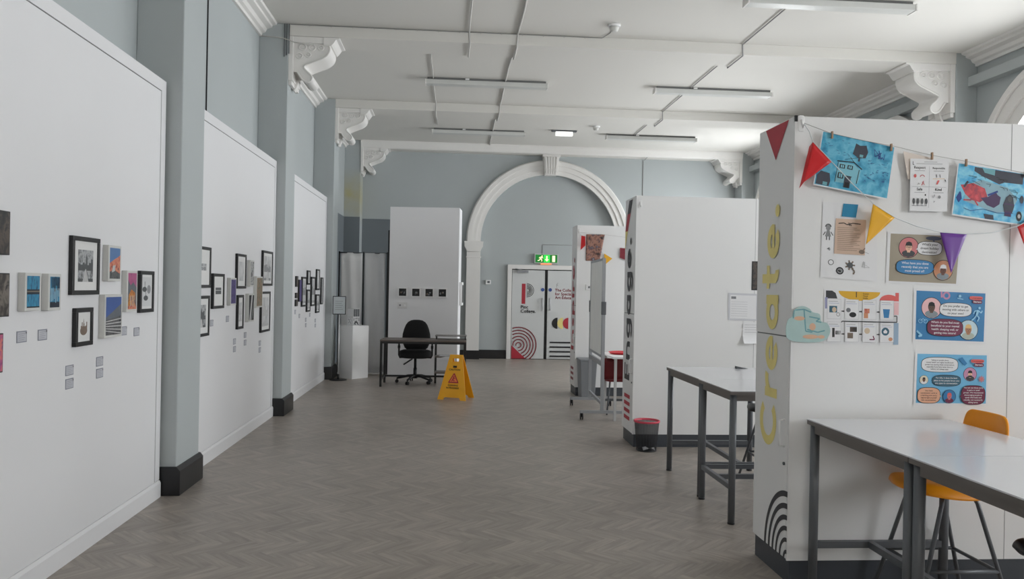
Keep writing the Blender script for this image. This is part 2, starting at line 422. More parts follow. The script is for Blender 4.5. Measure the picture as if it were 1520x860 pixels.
for i, (a, b2) in enumerate(PIL):
    trim(MB().box(XL, -2.045, a, b2, 0, ZC, stain if i == 4 else WALLBLUE), bevel=.008)
    trim(MB().box(6.46, XR, a, b2, 0, ZC, WALLBLUE), bevel=.008)
    if i < 4:
        p = MB().prism([(XL+.01, 0), (-2.012, 0), (-2.012, .185), (-2.035, .215), (XL+.01, .215)], a-.02, b2+.02, 'y', BLACKSK)
        struct('baseboard_left%d' % (i+1), p, bevel=.004)
p = MB().box(XL, -2.02, 17.03, YE, 0, .2, BLACKSK); struct('baseboard_corner', p, bevel=.004)
for a, b2 in ((-2.02, .27), (4.05, XR)):
    struct('baseboard_end', MB().box(a, b2, YE-.025, YE, 0, .2, BLACKSK), bevel=.004)
struct('baseboard_recess', MB().box(.605, 1.235, YE+.1, YE+.125, 0, .2, BLACKSK), bevel=.004)
struct('baseboard_right', MB().box(XR-.02, XR, Y0, YE, 0, .2, BLACKSK))
# --- beams
for a, b2 in PIL[1:]:
    bm_ = MB().box(-2.045, 6.46, a, b2, 4.625, ZC, CEIL)
    trim(bm_, bevel=.006)
# --- cornices between beams (stepped profile), plus boxed pipe rail on the right
prof = [(0, 4.60), (.03, 4.60), (.035, 4.635), (.07, 4.65), (.09, 4.69), (.15, 4.71), (.155, 4.735), (.20, 4.745), (.21, ZC), (0, ZC)]
segs = [(2.8, 5.99), (6.5, 9.59), (10.11, 13.35), (13.87, 17.05)]
for a, b2 in segs:
    trim(MB().prism([(XL+u, v) for u, v in prof], a, b2, 'y', TRIM))
    trim(MB().prism([(XR-u*1.1, v) for u, v in prof], a, b2, 'y', TRIM))
    trim(MB().box(6.62, XR, a, b2, 4.335, 4.46, WALLBLUE), bevel=.004)
# end wall crown and picture rail
trim(MB().prism([(17.02, 4.62), (17.05, 4.60), (17.05, ZC), (16.99, ZC), (16.99, 4.74)], -2.045, 6.46, 'x', TRIM))
trim(MB().box(-2.045, .2, YE-.02, YE, 3.10, 3.135, WALLBLUE))
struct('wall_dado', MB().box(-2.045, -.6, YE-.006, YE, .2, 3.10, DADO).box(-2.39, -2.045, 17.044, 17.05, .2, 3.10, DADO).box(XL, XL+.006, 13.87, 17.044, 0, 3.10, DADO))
# --- arch surround
av = MB(); n = 48
pr = [(AR, .0), (AR, .06), (AR+.10, .06), (AR+.10, .085), (AR+.21, .085), (AR+.21, .11), (AR+.30, .11), (AR+.33, .07), (AR+.33, 0)]
rows = [[(AX-r*math.cos(PI*i/n), YE-d, AZ+r*math.sin(PI*i/n)) for r, d in pr] for i in range(n+1)]
av.grid(rows, TRIM, smooth=False)
trim(av)
for sx in (-1, 1):
    cx = AX+sx*1.705
    c_ = MB().box(cx-.155, cx+.155, YE-.10, YE+.12, 0, 2.42, TRIM)
    c_.box(cx-.17, cx+.17, YE-.115, YE+.12, 2.28, 2.31, TRIM)
    c_.prism([(cx-.155, 2.42), (cx+.155, 2.42), (cx+.17, 2.47), (cx+.205, 2.53), (cx+.215, 2.65), (cx-.215, 2.65), (cx-.205, 2.53), (cx-.17, 2.47)], YE-.15, YE+.12, 'y', TRIM)
    c_.box(cx-.165, cx+.165, YE-.11, YE+.1, 0, .2, BLACKSK)
    trim(c_, bevel=.004)
# keystone
ks = MB(); tw, bw = .185, .14
def kx(z): return bw+(tw-bw)*(z-4.17)/(4.62-4.17)
ks.prism([(AX-kx(4.24), 4.24), (AX+kx(4.24), 4.24), (AX+kx(4.62), 4.62), (AX-kx(4.62), 4.62)], YE-.20, YE, 'y', TRIM)
ks.box(AX-.2, AX+.2, YE-.24, YE, 4.58, 4.68, TRIM)
for q in (-.72, -.36, 0, .36, .72):
    ks.bar((AX+q*kx(4.30), YE-.205, 4.31), (AX+q*kx(4.58), YE-.215, 4.58), .036, .03, TRIM, up=(0, 1, 0))
    ks.bar((AX+q*kx(4.2), YE-.205, 4.20), (AX+q*kx(4.28), YE-.215, 4.28), .034, .03, TRIM, up=(0, 1, 0))
ks.box(AX-.135, AX+.135, YE-.19, YE, 4.17, 4.25, TRIM)
trim(ks, bevel=.005)

# --- double doors
DY = YE+.125
dx = 1.235
d = struct('door_1', MB().box(dx, dx+.1, DY-.07, DY, 0, 2.15, TRIM).box(dx+1.74, dx+1.84, DY-.07, DY, 0, 2.15, TRIM).box(dx+.1, dx+1.74, DY-.07, DY, 2.05, 2.15, TRIM)
           .box(dx+.1, dx+1.74, DY-.012, DY, 0, 2.05, BLACK), bevel=.006)
DOORP = mat('pale_grey_door_paint', (206, 208, 208), .45, var=.01)
BLUE_D = mat('blue_fire_disc', (58, 84, 150), .4)
HAND = mat('satin_steel_handle', (205, 206, 208), .35, metal=.3)
for k in range(2):
    x0 = dx+.112+k*.812; lw = .745+.06*k
    leaf = MB().box(x0, x0+lw, DY-.05, DY-.012, .012, 2.03, DOORP).build('door_leaf', d, bevel=.003)
    s = Sheet(O=(x0, DY-.0515, 0), step=.0008)
    if k == 0:
        s.rect(.22, .305, 1.26, 1.72, RED)
        for r in (.155, .125, .098, .073, .048): s.arc(.345, 1.57, r, r, .013, INK, -PI/2, PI/2)
        s.rect(.336, .344, 1.40, 1.74, GREYINK)
        s.text('Pinc', .205, 1.155, .105, INK, bold=.02); s.text('College.', .205, 1.06, .105, INK, bold=.02)
        pink = mat('pale_pink_vinyl', (214, 190, 196), .5)
        keep = lambda u, v: u > .006 and u/.33+v/.32 > 1.02 and u < .74
        for r in (.415, .348, .282, .21, .14, .07): s.arc(.166, .321, r, r, .024, DRED, -PI*.6, PI*1.1, 60, keep)
        s.poly([(.006, .014), (.33, .014), (.006, .315)], RED)
    else:
        s.text('The College', .17, 1.555, .092, DRED, bold=.02); s.text('for Specialist', .17, 1.47, .092, DRED, bold=.02); s.text('Art Education', .17, 1.385, .092, DRED, bold=.02)
        s.arc(.24, 1.72, .03, .03, .006, GREYINK, PI/2, 3*PI/2); s.rect(.206, .212, 1.64, 1.72, GREYINK)
        for c0, m in ((.24, INK), (.365, YEL), (.49, RED)): s.ell(c0, .83, .128, .128, m, PI/2, 3*PI/2)
        for z in (.39, .285, .18, .075): s.rect(.07, .70, z-.017, z+.017, INK)
    s.build('door_graphics', leaf, fix=False)
    hx = x0+(.70 if k == 0 else .06)
    MB().tube([(hx, DY-.05, 1.13), (hx, DY-.10, 1.13), (hx, DY-.10, 1.39), (hx, DY-.05, 1.39)], .012, HAND).box(hx-.022, hx+.022, DY-.056, DY-.05, 1.10, 1.42, HAND).build('door_handle', leaf)
    MB().cyl((hx, DY-.05, 1.59), (hx, DY-.056, 1.59), .04, BLUE_D, n=24).build('fire_door_disc', leaf)
    if k == 0:
        MB().box(x0+.10, x0+.36, DY-.11, DY-.05, 1.965, 2.02, STEEL).bar((x0+.22, DY-.08, 2.03), (x0+.06, DY-.1, 2.06), .03, .012, STEEL).build('door_closer', leaf, bevel=.004)

# ================================================================== LEFT EXHIBITION BOARDS
PX = -2.155
def board(y0, y1, label):
    t = thing('exhibition_board', label, 'display board', (XL, y0, 0), 0, 'white exhibition boards on the left wall')
    D = PX-XL; W = y1-y0; H = 3.09
    MB().box(0, D-.004, 0, W, .0, H, BOARD).build('backing_board', t)
    f = MB(); fr = .085
    for a, b2, c, e in ((0, W, H-fr, H), (0, fr, .13, H-fr), (W-fr, W, .13, H-fr)): f.box(D-.004, D+.002, a, b2, c, e, BOARD)
    f.build('border_frame', t)
    MB().box(D-.0035, D-.0025, fr, W-fr, .13, H-fr, GAP).build('shadow_gap', t)
    MB().box(D-.0025, D-.0005, fr+.007, W-fr-.007, .13, H-fr-.007, BOARD).build('display_panel', t)
    MB().prism([(D-.004, 0), (D+.014, 0), (D+.014, .105), (D+.004, .125), (D-.004, .125)], 0, W, 'y', BOARD).build('skirting_strip', t)
board(2.86, 5.95, 'nearest tall white exhibition board, holding blue and city pictures')
board(6.56, 9.58, 'middle white exhibition board between two black-footed pilasters')
board(10.17, 13.34, 'farthest white exhibition board, before the last pilaster')

# ---- pictures: artwork helpers
def skyline(s, u0, u1, v0, v1, m, seed, spire=True):
    R = random.Random(seed); u = u0; n = 7; dw = (u1-u0)/n
    pts = [(u0, v0)]
    for i in range(n):
        h = v0+(v1-v0)*R.uniform(.3, .7); pts += [(u, h), (u+dw, h)]; u += dw
    pts.append((u1, v0)); s.poly(pts, m)
    if spire:
        c = u0+(u1-u0)*R.uniform(.4, .6); w_ = (u1-u0)*.05
        s.poly([(c-w_, v0), (c+w_, v0), (c+w_, v0+(v1-v0)*.75), (c, v1), (c-w_, v0+(v1-v0)*.75)], m)
G1, G2, G3, G4 = (mat('sketch_grey_%s' % k, c, .6, var=.25, scale=40) for k, c in (('light', (190, 190, 190)), ('mid', (140, 141, 143)), ('dark', (84, 86, 88)), ('brown', (120, 104, 92))))
A_sk = art('charcoal_city_sketch', [(60, 62, 64), (126, 128, 130), (178, 180, 182), (120, 122, 124)], 14, 8, 1.2)
A_pale = art('pale_pencil_wash', [(150, 152, 154), (196, 197, 198), (214, 214, 214)], 9, 5, .8, (1, 1, .4))
A_blue = art('blue_abstract_paint', [(14, 30, 44), (32, 110, 150), (50, 142, 178), (24, 66, 96)], 9, 8, .4, (1, 2.5, .8))
A_dark = art('dark_photo_print', [(18, 20, 24), (40, 38, 38), (84, 72, 64), (26, 28, 32)], 8, 6, 1.5)
A_pink = art('violet_dusk_print', [(60, 40, 90), (170, 80, 130), (214, 120, 110), (90, 60, 120)], 8, 5, .5)
A_purp = art('purple_night_print', [(34, 26, 60), (84, 70, 130), (50, 50, 90)], 14, 6, 1.2)
A_grn = art('olive_grey_print', [(60, 64, 56), (120, 118, 96), (150, 120, 100), (70, 74, 68)], 12, 6, 1.2)
A_bw = art('black_and_white_photo', [(16, 16, 18), (70, 72, 74), (190, 190, 190), (40, 40, 42)], 9, 5, 2.)
SKY = mat('print_blue_sky', (84, 122, 172), .45, var=.2, scale=5); TERR = art('terracotta_buildings', [(96, 50, 44), (196, 104, 84), (214, 140, 110), (120, 70, 60)], 14, 6, .6)
SLATE = mat('print_slate_grey', (98, 104, 112), .5, var=.2, scale=30); DKST = art('street_grey', [(40, 40, 44), (96, 98, 100), (70, 66, 62)], 20, 6, .5)
MAG = art('magenta_sky', [(150, 60, 110), (176, 84, 130), (120, 56, 110)], 6, 4, .3); AMB = art('amber_building', [(120, 66, 30), (206, 140, 50), (176, 100, 40), (80, 60, 60)], 16, 6, .6)
def picture(name, kind, y0, y1, z0, z1, label, paint, group=None, mount=.28, d=None):
    W, H = y1-y0, z1-z0
    if kind == 'f':
        d = d or .024; fw = .026
        t = thing(name, label, 'picture', (PX, y0, z0), 0, group)
        f = MB()
        for a, b2, c, e in ((0, W, 0, fw), (0, W, H-fw, H), (0, fw, fw, H-fw), (W-fw, W, fw, H-fw)): f.box(0, d, a, b2, c, e, BLACKFR)
        f.build('frame', t, bevel=.002)
        MB().box(0, d-.008, fw, W-fw, fw, H-fw, MOUNT).build('mount', t)
        mu = (W-2*fw)*mount*.62; mv = (H-2*fw)*mount*.62
        s = Sheet(O=(d-.0075, fw+mu, fw+mv), U=(0, 1, 0), N=(1, 0, 0)); paint(s, W-2*fw-2*mu, H-2*fw-2*mv); s.build('print', t, fix=False)
    else:
        d = d or .036; b_ = .006 if kind == 'k' else .016
        t = thing(name, label, 'picture', (PX, y0, z0), 0, group)
        MB().box(0, d, 0, W, 0, H, CANVAS if kind == 'c' else BLACKFR).build('canvas_body', t, bevel=.002)
        s = Sheet(O=(d+.0006, b_, b_), U=(0, 1, 0), N=(1, 0, 0)); paint(s, W-2*b_, H-2*b_); s.build('print', t, fix=False)
    return t
def fill(m):
    return lambda s, W, H: s.rect(0, W, 0, H, m)
def city(bg, m, seed):
    def f(s, W, H):
        s.rect(0, W, 0, H, bg); skyline(s, W*.02, W*.98, H*.35, H*.9, m, seed); s.rect(0, W*.99, 0, H*.1, m)
        s.poly([(W*.3, 0), (W*.7, 0), (W*.52, H*.4), (W*.48, H*.4)], G1)
    return f
def vign(m, seed):
    def f(s, W, H):
        s.rect(0, W, 0, H, MOUNT); s.ell(W*.5, H*.3, W*.42, H*.24, m); skyline(s, W*.15, W*.9, H*.3, H*.95, m, seed)
    return f
def bluebars(s, W, H):
    s.rect(0, W, 0, H, A_blue); s.rect(0, W, H*.42, H*.58, mat('navy_band', (20, 34, 50), .5)); s.rect(0, W, H*.49, H*.53, mat('tan_stripe', (120, 110, 96), .5))
    s.rect(0, W, 0, H*.04, GAPD)
def bluedrips(s, W, H):
    s.rect(0, W, 0, H, A_blue); s.rect(0, W, 0, H*.18, mat('navy_band', (20, 34, 50), .5)); R = random.Random(3)
    for i in range(6):
        u = W*(.12+.15*i); s.line([(u, H*.62), (u+W*.02, H*R.uniform(.15, .35))], .006, mat('pale_drip', (170, 200, 214), .5))
        s.line([(u+W*.07, H*.98), (u+W*.07, H*R.uniform(.5, .75))], .01, mat('navy_drip', (16, 40, 64), .5))
def redstreet(s, W, H):
    s.rect(0, W, 0, H, SKY); s.poly([(0, 0), (W, 0), (W, H*.78), (W*.75, H*.7), (W*.4, H*.62), (0, H*.5)], TERR); s.poly([(0, 0), (W, 0), (W, H*.16), (W*.4, H*.3), (0, H*.22)], DKST)
    s.poly([(W*.2, H*.2), (W*.5, H*.25), (W*.55, H*.45), (W*.3, H*.42)], G1)
def stationroof(s, W, H):
    s.rect(0, W, 0, H, mat('print_deep_blue_sky', (62, 92, 156), .45, var=.2, scale=5)); s.poly([(0, H*.46), (W, H*.82), (W, 0), (0, 0)], SLATE); s.poly([(0, H*.4), (W, H*.5), (W, 0), (0, 0)], DKST)
    for i in range(5): s.line([(0, H*(.12+.06*i)), (W, H*(.02+.1*i))], .006, G1)
def dusk(s, W, H):
    s.rect(0, W, 0, H, MAG); s.poly([(0, 0), (W, 0), (W, H*.6), (W*.6, H*.75), (W*.3, H*.66), (0, H*.8)], SLATE); s.poly([(0, H*.05), (W*.9, H*.05), (W*.85, H*.45), (W*.4, H*.55), (W*.1, H*.4)], AMB)
    s.rect(0, W, 0, H*.1, TERR)
    for i in range(3): s.line([(W*(.3+.2*i), H*.08), (W*(.3+.2*i), H*.38)], .008, G1)
def boats(s, W, H):
    s.rect(0, W, 0, H, mat('pale_sky_print', (206, 207, 208), .5)); s.ell(W*.28, H*.58, W*.24, H*.09, G3); s.ell(W*.74, H*.58, W*.2, H*.15, G2); s.ell(W*.42, H*.28, W*.24, H*.09, G3)
    s.line([(W*.3, H*.6), (W*.3, H*.85)], .008, G3); s.line([(W*.4, H*.2), (W*.4, H*.5)], .008, G3)
def lowstrip(m):
    def f(s, W, H):
        s.rect(0, W, 0, H, MOUNT); s.rect(W*.1, W*.9, H*.36, H*.66, m); s.rect(W*.1, W*.9, H*.52, H*.55, G1)
    return f
def swoosh(s, W, H):
    s.rect(0, W, 0, H, GAPD); s.poly([(W*.1, 0), (W*.4, 0), (W*.75, H), (W*.5, H)], G1); s.poly([(W*.5, 0), (W*.62, 0), (W, H*.7), (W, H*.85)], G2)
picture('canvas_picture', 'k', 3.62, 3.885, 1.715, 1.924, 'dark picture at the left photo edge, uppermost of three there', fill(A_dark))
picture('canvas_picture', 'k', 3.60, 3.889, 1.421, 1.629, 'dark picture at the left photo edge, middle of three there', fill(art('brown_dark_photo', [(24, 22, 22), (56, 50, 46), (120, 112, 104), (30, 27, 27)], 7, 6, 1.5)))
picture('canvas_picture', 'k', 3.60, 3.845, 1.158, 1.344, 'violet picture at the left photo edge, lowest of three there', fill(A_pink))
picture('canvas_picture', 'c', 4.024, 4.175, 1.442, 1.635, 'blue canvas crossed by a dark horizontal band, left of the blue pair', bluebars)
picture('canvas_picture', 'c', 4.247, 4.378, 1.438, 1.634, 'blue canvas with pale vertical drips, right of the blue pair', bluedrips)
picture('framed_picture', 'f', 4.53, 4.868, 1.518, 1.854, 'large black-framed grey city street drawing on the nearest board', city(A_sk, G3, 4))
picture('canvas_picture', 'c', 4.954, 5.135, 1.60, 1.824, 'small canvas of terracotta buildings under blue sky', redstreet)
picture('framed_picture', 'f', 4.583, 4.794, 1.22, 1.442, 'small black-framed brown sketch below the large city drawing', vign(G4, 8))
picture('canvas_picture', 'c', 4.913, 5.165, 1.248, 1.517, 'canvas of a grey pitched roof under deep blue sky', stationroof)
picture('canvas_picture', 'c', 5.232, 5.398, 1.401, 1.672, 'canvas with magenta sky and amber building', dusk)
picture('framed_picture', 'f', 5.487, 5.73, 1.386, 1.676, 'black-framed sketch of boats, last picture on the nearest board', boats, mount=.12)
picture('framed_picture', 'f', 6.62, 7.032, 1.558, 1.912, 'black-framed dark print beside the first pilaster, upper of two', lowstrip(A_sk))
picture('framed_picture', 'f', 7.107, 7.444, 1.368, 1.687, 'black-framed print with small grey strip in wide white mount', lowstrip(G3), mount=.2)
picture('framed_picture', 'f', 6.60, 7.013, 1.138, 1.489, 'black-framed dark print beside the first pilaster, lower of two', city(A_sk, G3, 5))
picture('canvas_picture', 'c', 7.60, 7.795, 1.389, 1.654, 'purple night canvas on the middle board', fill(A_purp))
picture('framed_picture', 'f', 7.87, 8.206, 1.55, 1.899, 'black-framed pale misty drawing, upper one left of centre on the middle board', fill(A_pale))
picture('canvas_picture', 'c', 8.312, 8.467, 1.572, 1.849, 'black and white canvas, higher of two on the middle board', fill(A_bw))
picture('framed_picture', 'f', 7.916, 8.133, 1.141, 1.485, 'narrow black-framed pale drawing, lower one left of centre on the middle board', city(A_pale, G1, 9))
picture('canvas_picture', 'c', 8.263, 8.493, 1.199, 1.496, 'black canvas with pale sweeping curves on the middle board', swoosh)
picture('canvas_picture', 'c', 8.579, 8.848, 1.342, 1.682, 'olive and grey canvas on the middle board', fill(A_grn))
picture('framed_picture', 'f', 8.909, 9.379, 1.581, 1.981, 'black-framed pale tower drawing, upper right on the middle board', city(A_pale, G2, 12), mount=.16)
picture('framed_picture', 'f', 8.868, 9.294, 1.052, 1.514, 'large black-framed pale skyline drawing, lower right on the middle board', city(A_pale, G1, 13), mount=.16)
gf = 'small dark prints at the start of the far board'
for z0, z1, w_ in ((1.571, 1.718, 'highest'), (1.414, 1.488, 'middle'), (1.303, 1.395, 'lowest')):
    picture('canvas_picture', 'k', 10.80, 10.93, z0, z1, '%s of three tiny dark prints at the near end of the far board' % w_, fill(A_dark), gf, d=.02)
picture('canvas_picture', 'k', 11.0, 11.16, 1.363, 1.671, 'tall purple-grey print near the start of the far board', fill(A_purp), d=.024)
picture('framed_picture', 'f', 11.22, 11.53, 1.285, 1.714, 'black-framed pale print, nearest large frame on the far board', city(A_pale, G2, 21), mount=.1)
picture('framed_picture', 'f', 11.623, 11.842, 1.602, 1.815, 'upper frame of the nearer stacked pair on the far board', fill(A_pale), mount=.1)
picture('framed_picture', 'f', 11.603, 11.871, 1.20, 1.531, 'lower frame of the nearer stacked pair on the far board', city(A_pale, G2, 22), mount=.1)
picture('framed_picture', 'f', 11.952, 12.253, 1.277, 1.724, 'black-framed pale print between the two stacked pairs on the far board', city(A_pale, G2, 23), mount=.1)
picture('framed_picture', 'f', 12.384, 12.657, 1.52, 1.851, 'upper frame of the farther stacked pair on the far board', fill(A_pale), mount=.1)
picture('framed_picture', 'f', 12.375, 12.669, 1.159, 1.453, 'lower frame of the farther stacked pair on the far board', city(A_pale, G2, 24), mount=.1)
picture('framed_picture', 'f', 12.831, 12.997, 1.286, 1.725, 'black-framed grey print farthest along the far board', fill(A_pale), mount=.08)
# caption cards
CAPT = mat('caption_card_grey', (140, 142, 152), .6)
cards = [(4.022, 1.283, 'caption card below the banded blue canvas'), (4.22, 1.281, 'caption card below the dripping blue canvas'),
 (4.517, 1.062, 'upper caption card of the pair below the small brown sketch'), (4.519, .986, 'lower caption card of the pair below the small brown sketch'),
 (4.892, 1.077, 'upper caption card of the pair below the pitched roof canvas'), (4.895, 1.004, 'lower caption card of the pair below the pitched roof canvas'),
 (5.235, 1.245, 'caption card tucked right of the pitched roof canvas'), (5.442, 1.228, 'caption card below the framed boats sketch'),
 (7.10, 1.212, 'caption card beside the lower print at the first pilaster'), (7.59, 1.23, 'caption card below the purple night canvas'),
 (7.844, .995, 'upper caption card of the pair below the narrow pale drawing'), (7.849, .918, 'lower caption card of the pair below the narrow pale drawing'),
 (8.238, 1.035, 'upper caption card of the pair below the sweeping curves canvas'), (8.243, .955, 'lower caption card of the pair below the sweeping curves canvas'),
 (8.864, .905, 'upper caption card of the pair below the large skyline drawing'), (8.869, .828, 'lower caption card of the pair below the large skyline drawing'),
 (10.80, 1.195, 'caption card nearest the second pilaster on the far board'), (11.098, 1.13, 'caption card below the purple-grey print on the far board'),
 (11.589, 1.055, 'upper caption card below the nearer stacked pair'), (11.597, .975, 'lower caption card below the nearer stacked pair'),
 (11.905, 1.118, 'caption card between the stacked pairs on the far board'), (12.386, 1.01, 'upper caption card below the farther stacked pair'), (12.393, .932, 'lower caption card below the farther stacked pair')]
cc0 = None
for y, z, lb in cards:
    if cc0 is None:
        s = Sheet(O=(0, 0, 0), U=(0, 1, 0), N=(1, 0, 0), step=.0006)
        s.box(0, .002, 0, .09, 0, .058, CAPT); s.k = 4
        s.rect(.005, .085, .005, .053, mat('caption_card_face', (190, 191, 198), .6))
        for q in range(4): s.rect(.012, .07-.012*(q % 2), .043-.010*q, .045-.010*q, mat('pale_card_text', (150, 152, 160), .6))
        s.rect(.074, .082, .044, .051, INK)
        cc0 = tag(s.build('caption_card', loc=(PX, y, z), fix=False), lb, 'caption card', 'caption cards below the pictures')
    else: dup(cc0, (PX, y, z), label=lb)

# ================================================================== CORBELS
def scroll_pts():
    key = [(.50, -.085), (.525, -.13), (.525, -.19), (.50, -.25), (.44, -.305), (.36, -.345), (.28, -.385), (.215, -.42), (.205, -.455), (.235, -.50), (.28, -.545), (.305, -.59), (.295, -.64), (.25, -.665), (.20, -.645), (.16, -.59), (.12, -.52)]
    out = []
    for i in range(len(key)-1):
        p0, p1, p2, p3 = key[max(i-1, 0)], key[i], key[i+1], key[min(i+2, len(key)-1)]
        for t in (0, .25, .5, .75):
            out.append(tuple(.5*(2*p1[k]+(p2[k]-p0[k])*t+(2*p0[k]-5*p1[k]+4*p2[k]-p3[k])*t*t+(3*p1[k]-p0[k]-3*p2[k]+p3[k])*t**3) for k in (0, 1)))
    return out+[key[-1]]
def corbel(label, loc, rot):
    t = thing('scroll_corbel', label, 'corbel', loc, rot, 'ornate white ceiling corbels'); t.scale = (.95, 1, .82)
    WD = .40; S = scroll_pts()
    MB().box(0, .06, -WD/2-.04, WD/2+.04, -.66, 0, TRIM).box(0, .045, -WD/2-.02, WD/2+.02, -.72, -.66, TRIM).build('back_plate', t, bevel=.006)
    MB().prism([(.05, -.02)]+S+[(.05, -.52)], -WD/2, WD/2, 'y', TRIM, smooth=False).build('scroll', t)
    for y in (-WD/2, WD/2): MB().tube([(x-.012, y, z) for x, z in S], .014, TRIM, n=6).build('scroll_rim', t)
    c = MB().prism([(.44, -.12), (.54, -.12), (.565, -.09), (.60, -.03), (.645, -.02), (.645, -.001), (.44, -.001)], -WD/2-.04, WD/2+.04, 'y', TRIM)
    c.box(.04, .50, -WD/2-.03, WD/2+.03, -.09, -.001, TRIM)
    c.build('cap_moulding', t, bevel=.004)
    for y in (-WD/2-.002, WD/2+.002):
        r = MB()
        for x, z, q in ((.17, -.15, .045), (.29, -.15, .04), (.40, -.15, .035), (.13, -.28, .038), (.24, -.26, .034)):
            r.tube([(x+q*math.cos(a), y, z+q*math.sin(a)) for a in [2*PI*i/16 for i in range(16)]], .010, TRIM, n=6, closed=True)
            r.cyl((x, y-.012, z), (x, y+.012, z), q*.4, TRIM, n=10)
        r.build('rosette_relief', t)
    d = MB().prism([(.03, -.60), (.10, -.60), (.075, -.70), (.045, -.76), (.03, -.76)], -.05, .05, 'y', TRIM)
    d.build('drop_pendant', t, bevel=.004)
    return t
co = corbel('white scroll corbel on the left wall, nearer of the two large ones', (-2.045, 9.84, 4.625), 0)
dup(co, (-2.045, 13.60, 4.625), 0, 'white scroll corbel on the left wall beyond the nearest left one')
dup(co, (-2.045, 17.26, 4.625), 0, 'white scroll corbel in the far left corner of the end wall')
dup(co, (6.46, 9.84, 4.625), PI, 'large white scroll corbel on the right, above the yellow-lettered cabinet wall').scale = (1.05, 1, .95)
dup(co, (6.46, 13.60, 4.625), PI, 'white scroll corbel on the right wall beyond the large right one')
dup(co, (6.46, 17.26, 4.625), PI, 'white scroll corbel in the far right corner of the end wall')

# ================================================================== CEILING FITTINGS
def striplight(label, loc):
    t = thing('strip_light', label, 'ceiling light', loc, 0, 'white strip lights on the ceiling')
    MB().box(-.90, .90, -.03, .07, -.035, 0, mat('grey_batten', (120, 121, 121), .6)).build('batten', t)
    MB().prism([(-.05, -.10), (.09, -.10), (.10, -.035), (-.06, -.035)], -.92, .92, 'x', mat('light_diffuser', (200, 201, 198), .35)).build('diffuser', t, bevel=.006)
    for s_ in (-1, 1): MB().box(s_*.925-.008, s_*.925+.008, -.062, .102, -.105, -.03, TRIM).build('end_cap', t)
    MB().box(-.33, -.27, -.064, -.05, -.03, -.005, WHITE).build('clip', t)
    return t
l0 = striplight('strip light left of centre, second row from the end wall', (.46, 11.78, ZC))
dup(l0, (3.98, 11.78, ZC), label='strip light right of centre, second row from the end wall')
dup(l0, (.465, 15.5, ZC), label='strip light left of centre, nearest the end wall')
dup(l0, (3.97, 15.5, ZC), label='strip light right of centre, nearest the end wall')
dup(l0, (3.98, 8.02, ZC), label='strip light at the top edge of the photo')
t = thing('emergency_light', 'small lit emergency light between the far strip lights', 'emergency light', (2.15, 15.3, ZC))
MB().box(-.25, .25, -.05, .05, -.03, 0, GREYMET).build('housing', t, bevel=.005)
MB().box(-.17, .17, -.045, .06, -.105, -.03, mat('lit_prismatic_cover', (250, 250, 246), .4, emit=.75)).build('lit_cover', t, bevel=.006)
g = MB()
for i in range(8): g.box(-.15+.04*i, -.142+.04*i, -.05, -.045, -.10, -.055, GREYINK)
g.build('louvre', t)
def detector(label, loc):
    t = thing('smoke_detector', label, 'smoke detector', loc, 0, 'ceiling smoke detectors')
    MB().lathe([(.07, -.025), (.075, -.02), (.075, 0)], WHITE, 20).build('base', t)
    MB().lathe([(.025, -.085), (.045, -.075), (.055, -.045), (.05, -.025)], mat('detector_shell', (206, 206, 202), .5), 20).build('sensor_head', t)
    return t
dt = detector('white smoke detector right of the lit emergency light', (2.70, 14.8, ZC))
dup(dt, (1.86, 9.12, ZC), label='white smoke detector at the end of the thin beam cable')
# cables
CABLE = mat('white_painted_cable', (196, 194, 190), .6); DCABLE = mat('grey_cable', (150, 150, 150), .6)
def over(x, ya, yb, jig=0, seed=1):
    R = random.Random(seed); pts = []; y = ya; z = ZC-.016
    stops = sorted([ya, yb]+[p for a, b2 in PIL[1:4] for p in (a, b2) if ya < p < yb])
    for p, q in zip(stops, stops[1:]):
        inside = any(abs(p-a) < .01 and abs(q-b2) < .01 for a, b2 in PIL)
        zz = 4.609 if inside else z
        e = -.016 if inside else 0
        n_ = 1 if inside else max(2, int((q-p)/.45))
        for i in range(n_+1): pts.append((x+R.uniform(-jig, jig), p+(q-p)*i/n_+(e if i == 0 else -e if i == n_ else 0), zz))
    return pts
def cable(label, pts, r=.009, m=CABLE):
    return tag(MB().tube(pts, r, m, n=6).build('cable'), label, 'cable')
cable('thick pale cable sagging along the ceiling beside the left strip lights', over(.74, 6.7, 16.98, .012, 2), .013)
cable('short pale cable crossing the near beam, left of the thick ceiling cable', over(.15, 6.7, 10.45, .006, 3), .01)
cable('pale cable running over the far left strip light', over(-.35, 10.46, 15.05, .006, 4), .009)
cable('straight grey cable along the ceiling on the right', over(3.61, 6.7, 15.6, 0, 5), .008, DCABLE)
pts = [(-2.02, 9.575, 4.755), (1.80, 9.575, 4.755), (1.87, 9.4, 4.765), (1.86, 9.2, 4.762)]
cb = thing('cable', 'thin cable clipped along the near beam up to the smoke detector', 'cable')
MB().tube(pts, .0045, DCABLE, n=6).build('wire', cb)
k_ = MB()
for i in range(14): k_.box(-1.8+.26*i, -1.79+.26*i, 9.572, 9.59, 4.744, 4.76, CABLE)
k_.build('cable_clips', cb)
t = thing('conduit', 'three short grey conduits at the top of the second pilaster', 'conduit', (-2.06, 9.585, 0))
for i in range(3): MB().cyl((-.03+.028*i, -.01, 4.36+.02*i), (-.03+.028*i, -.01, 4.76), .006, GREYMET, n=8).build('pipe', t)
MB().tube([(-.31, .12, 4.60), (-.3, -.012, 4.60), (-.05, -.02, 4.585), (.09, -.02, 4.54), (.33, -.02, 4.52)], .007, CABLE, n=6).build('wire', t)
cable('thin dark cable running down the blue wall above the middle board', [(XL+.006, 7.617, 4.6), (XL+.006, 7.617, 3.09)], .007, GAPD)
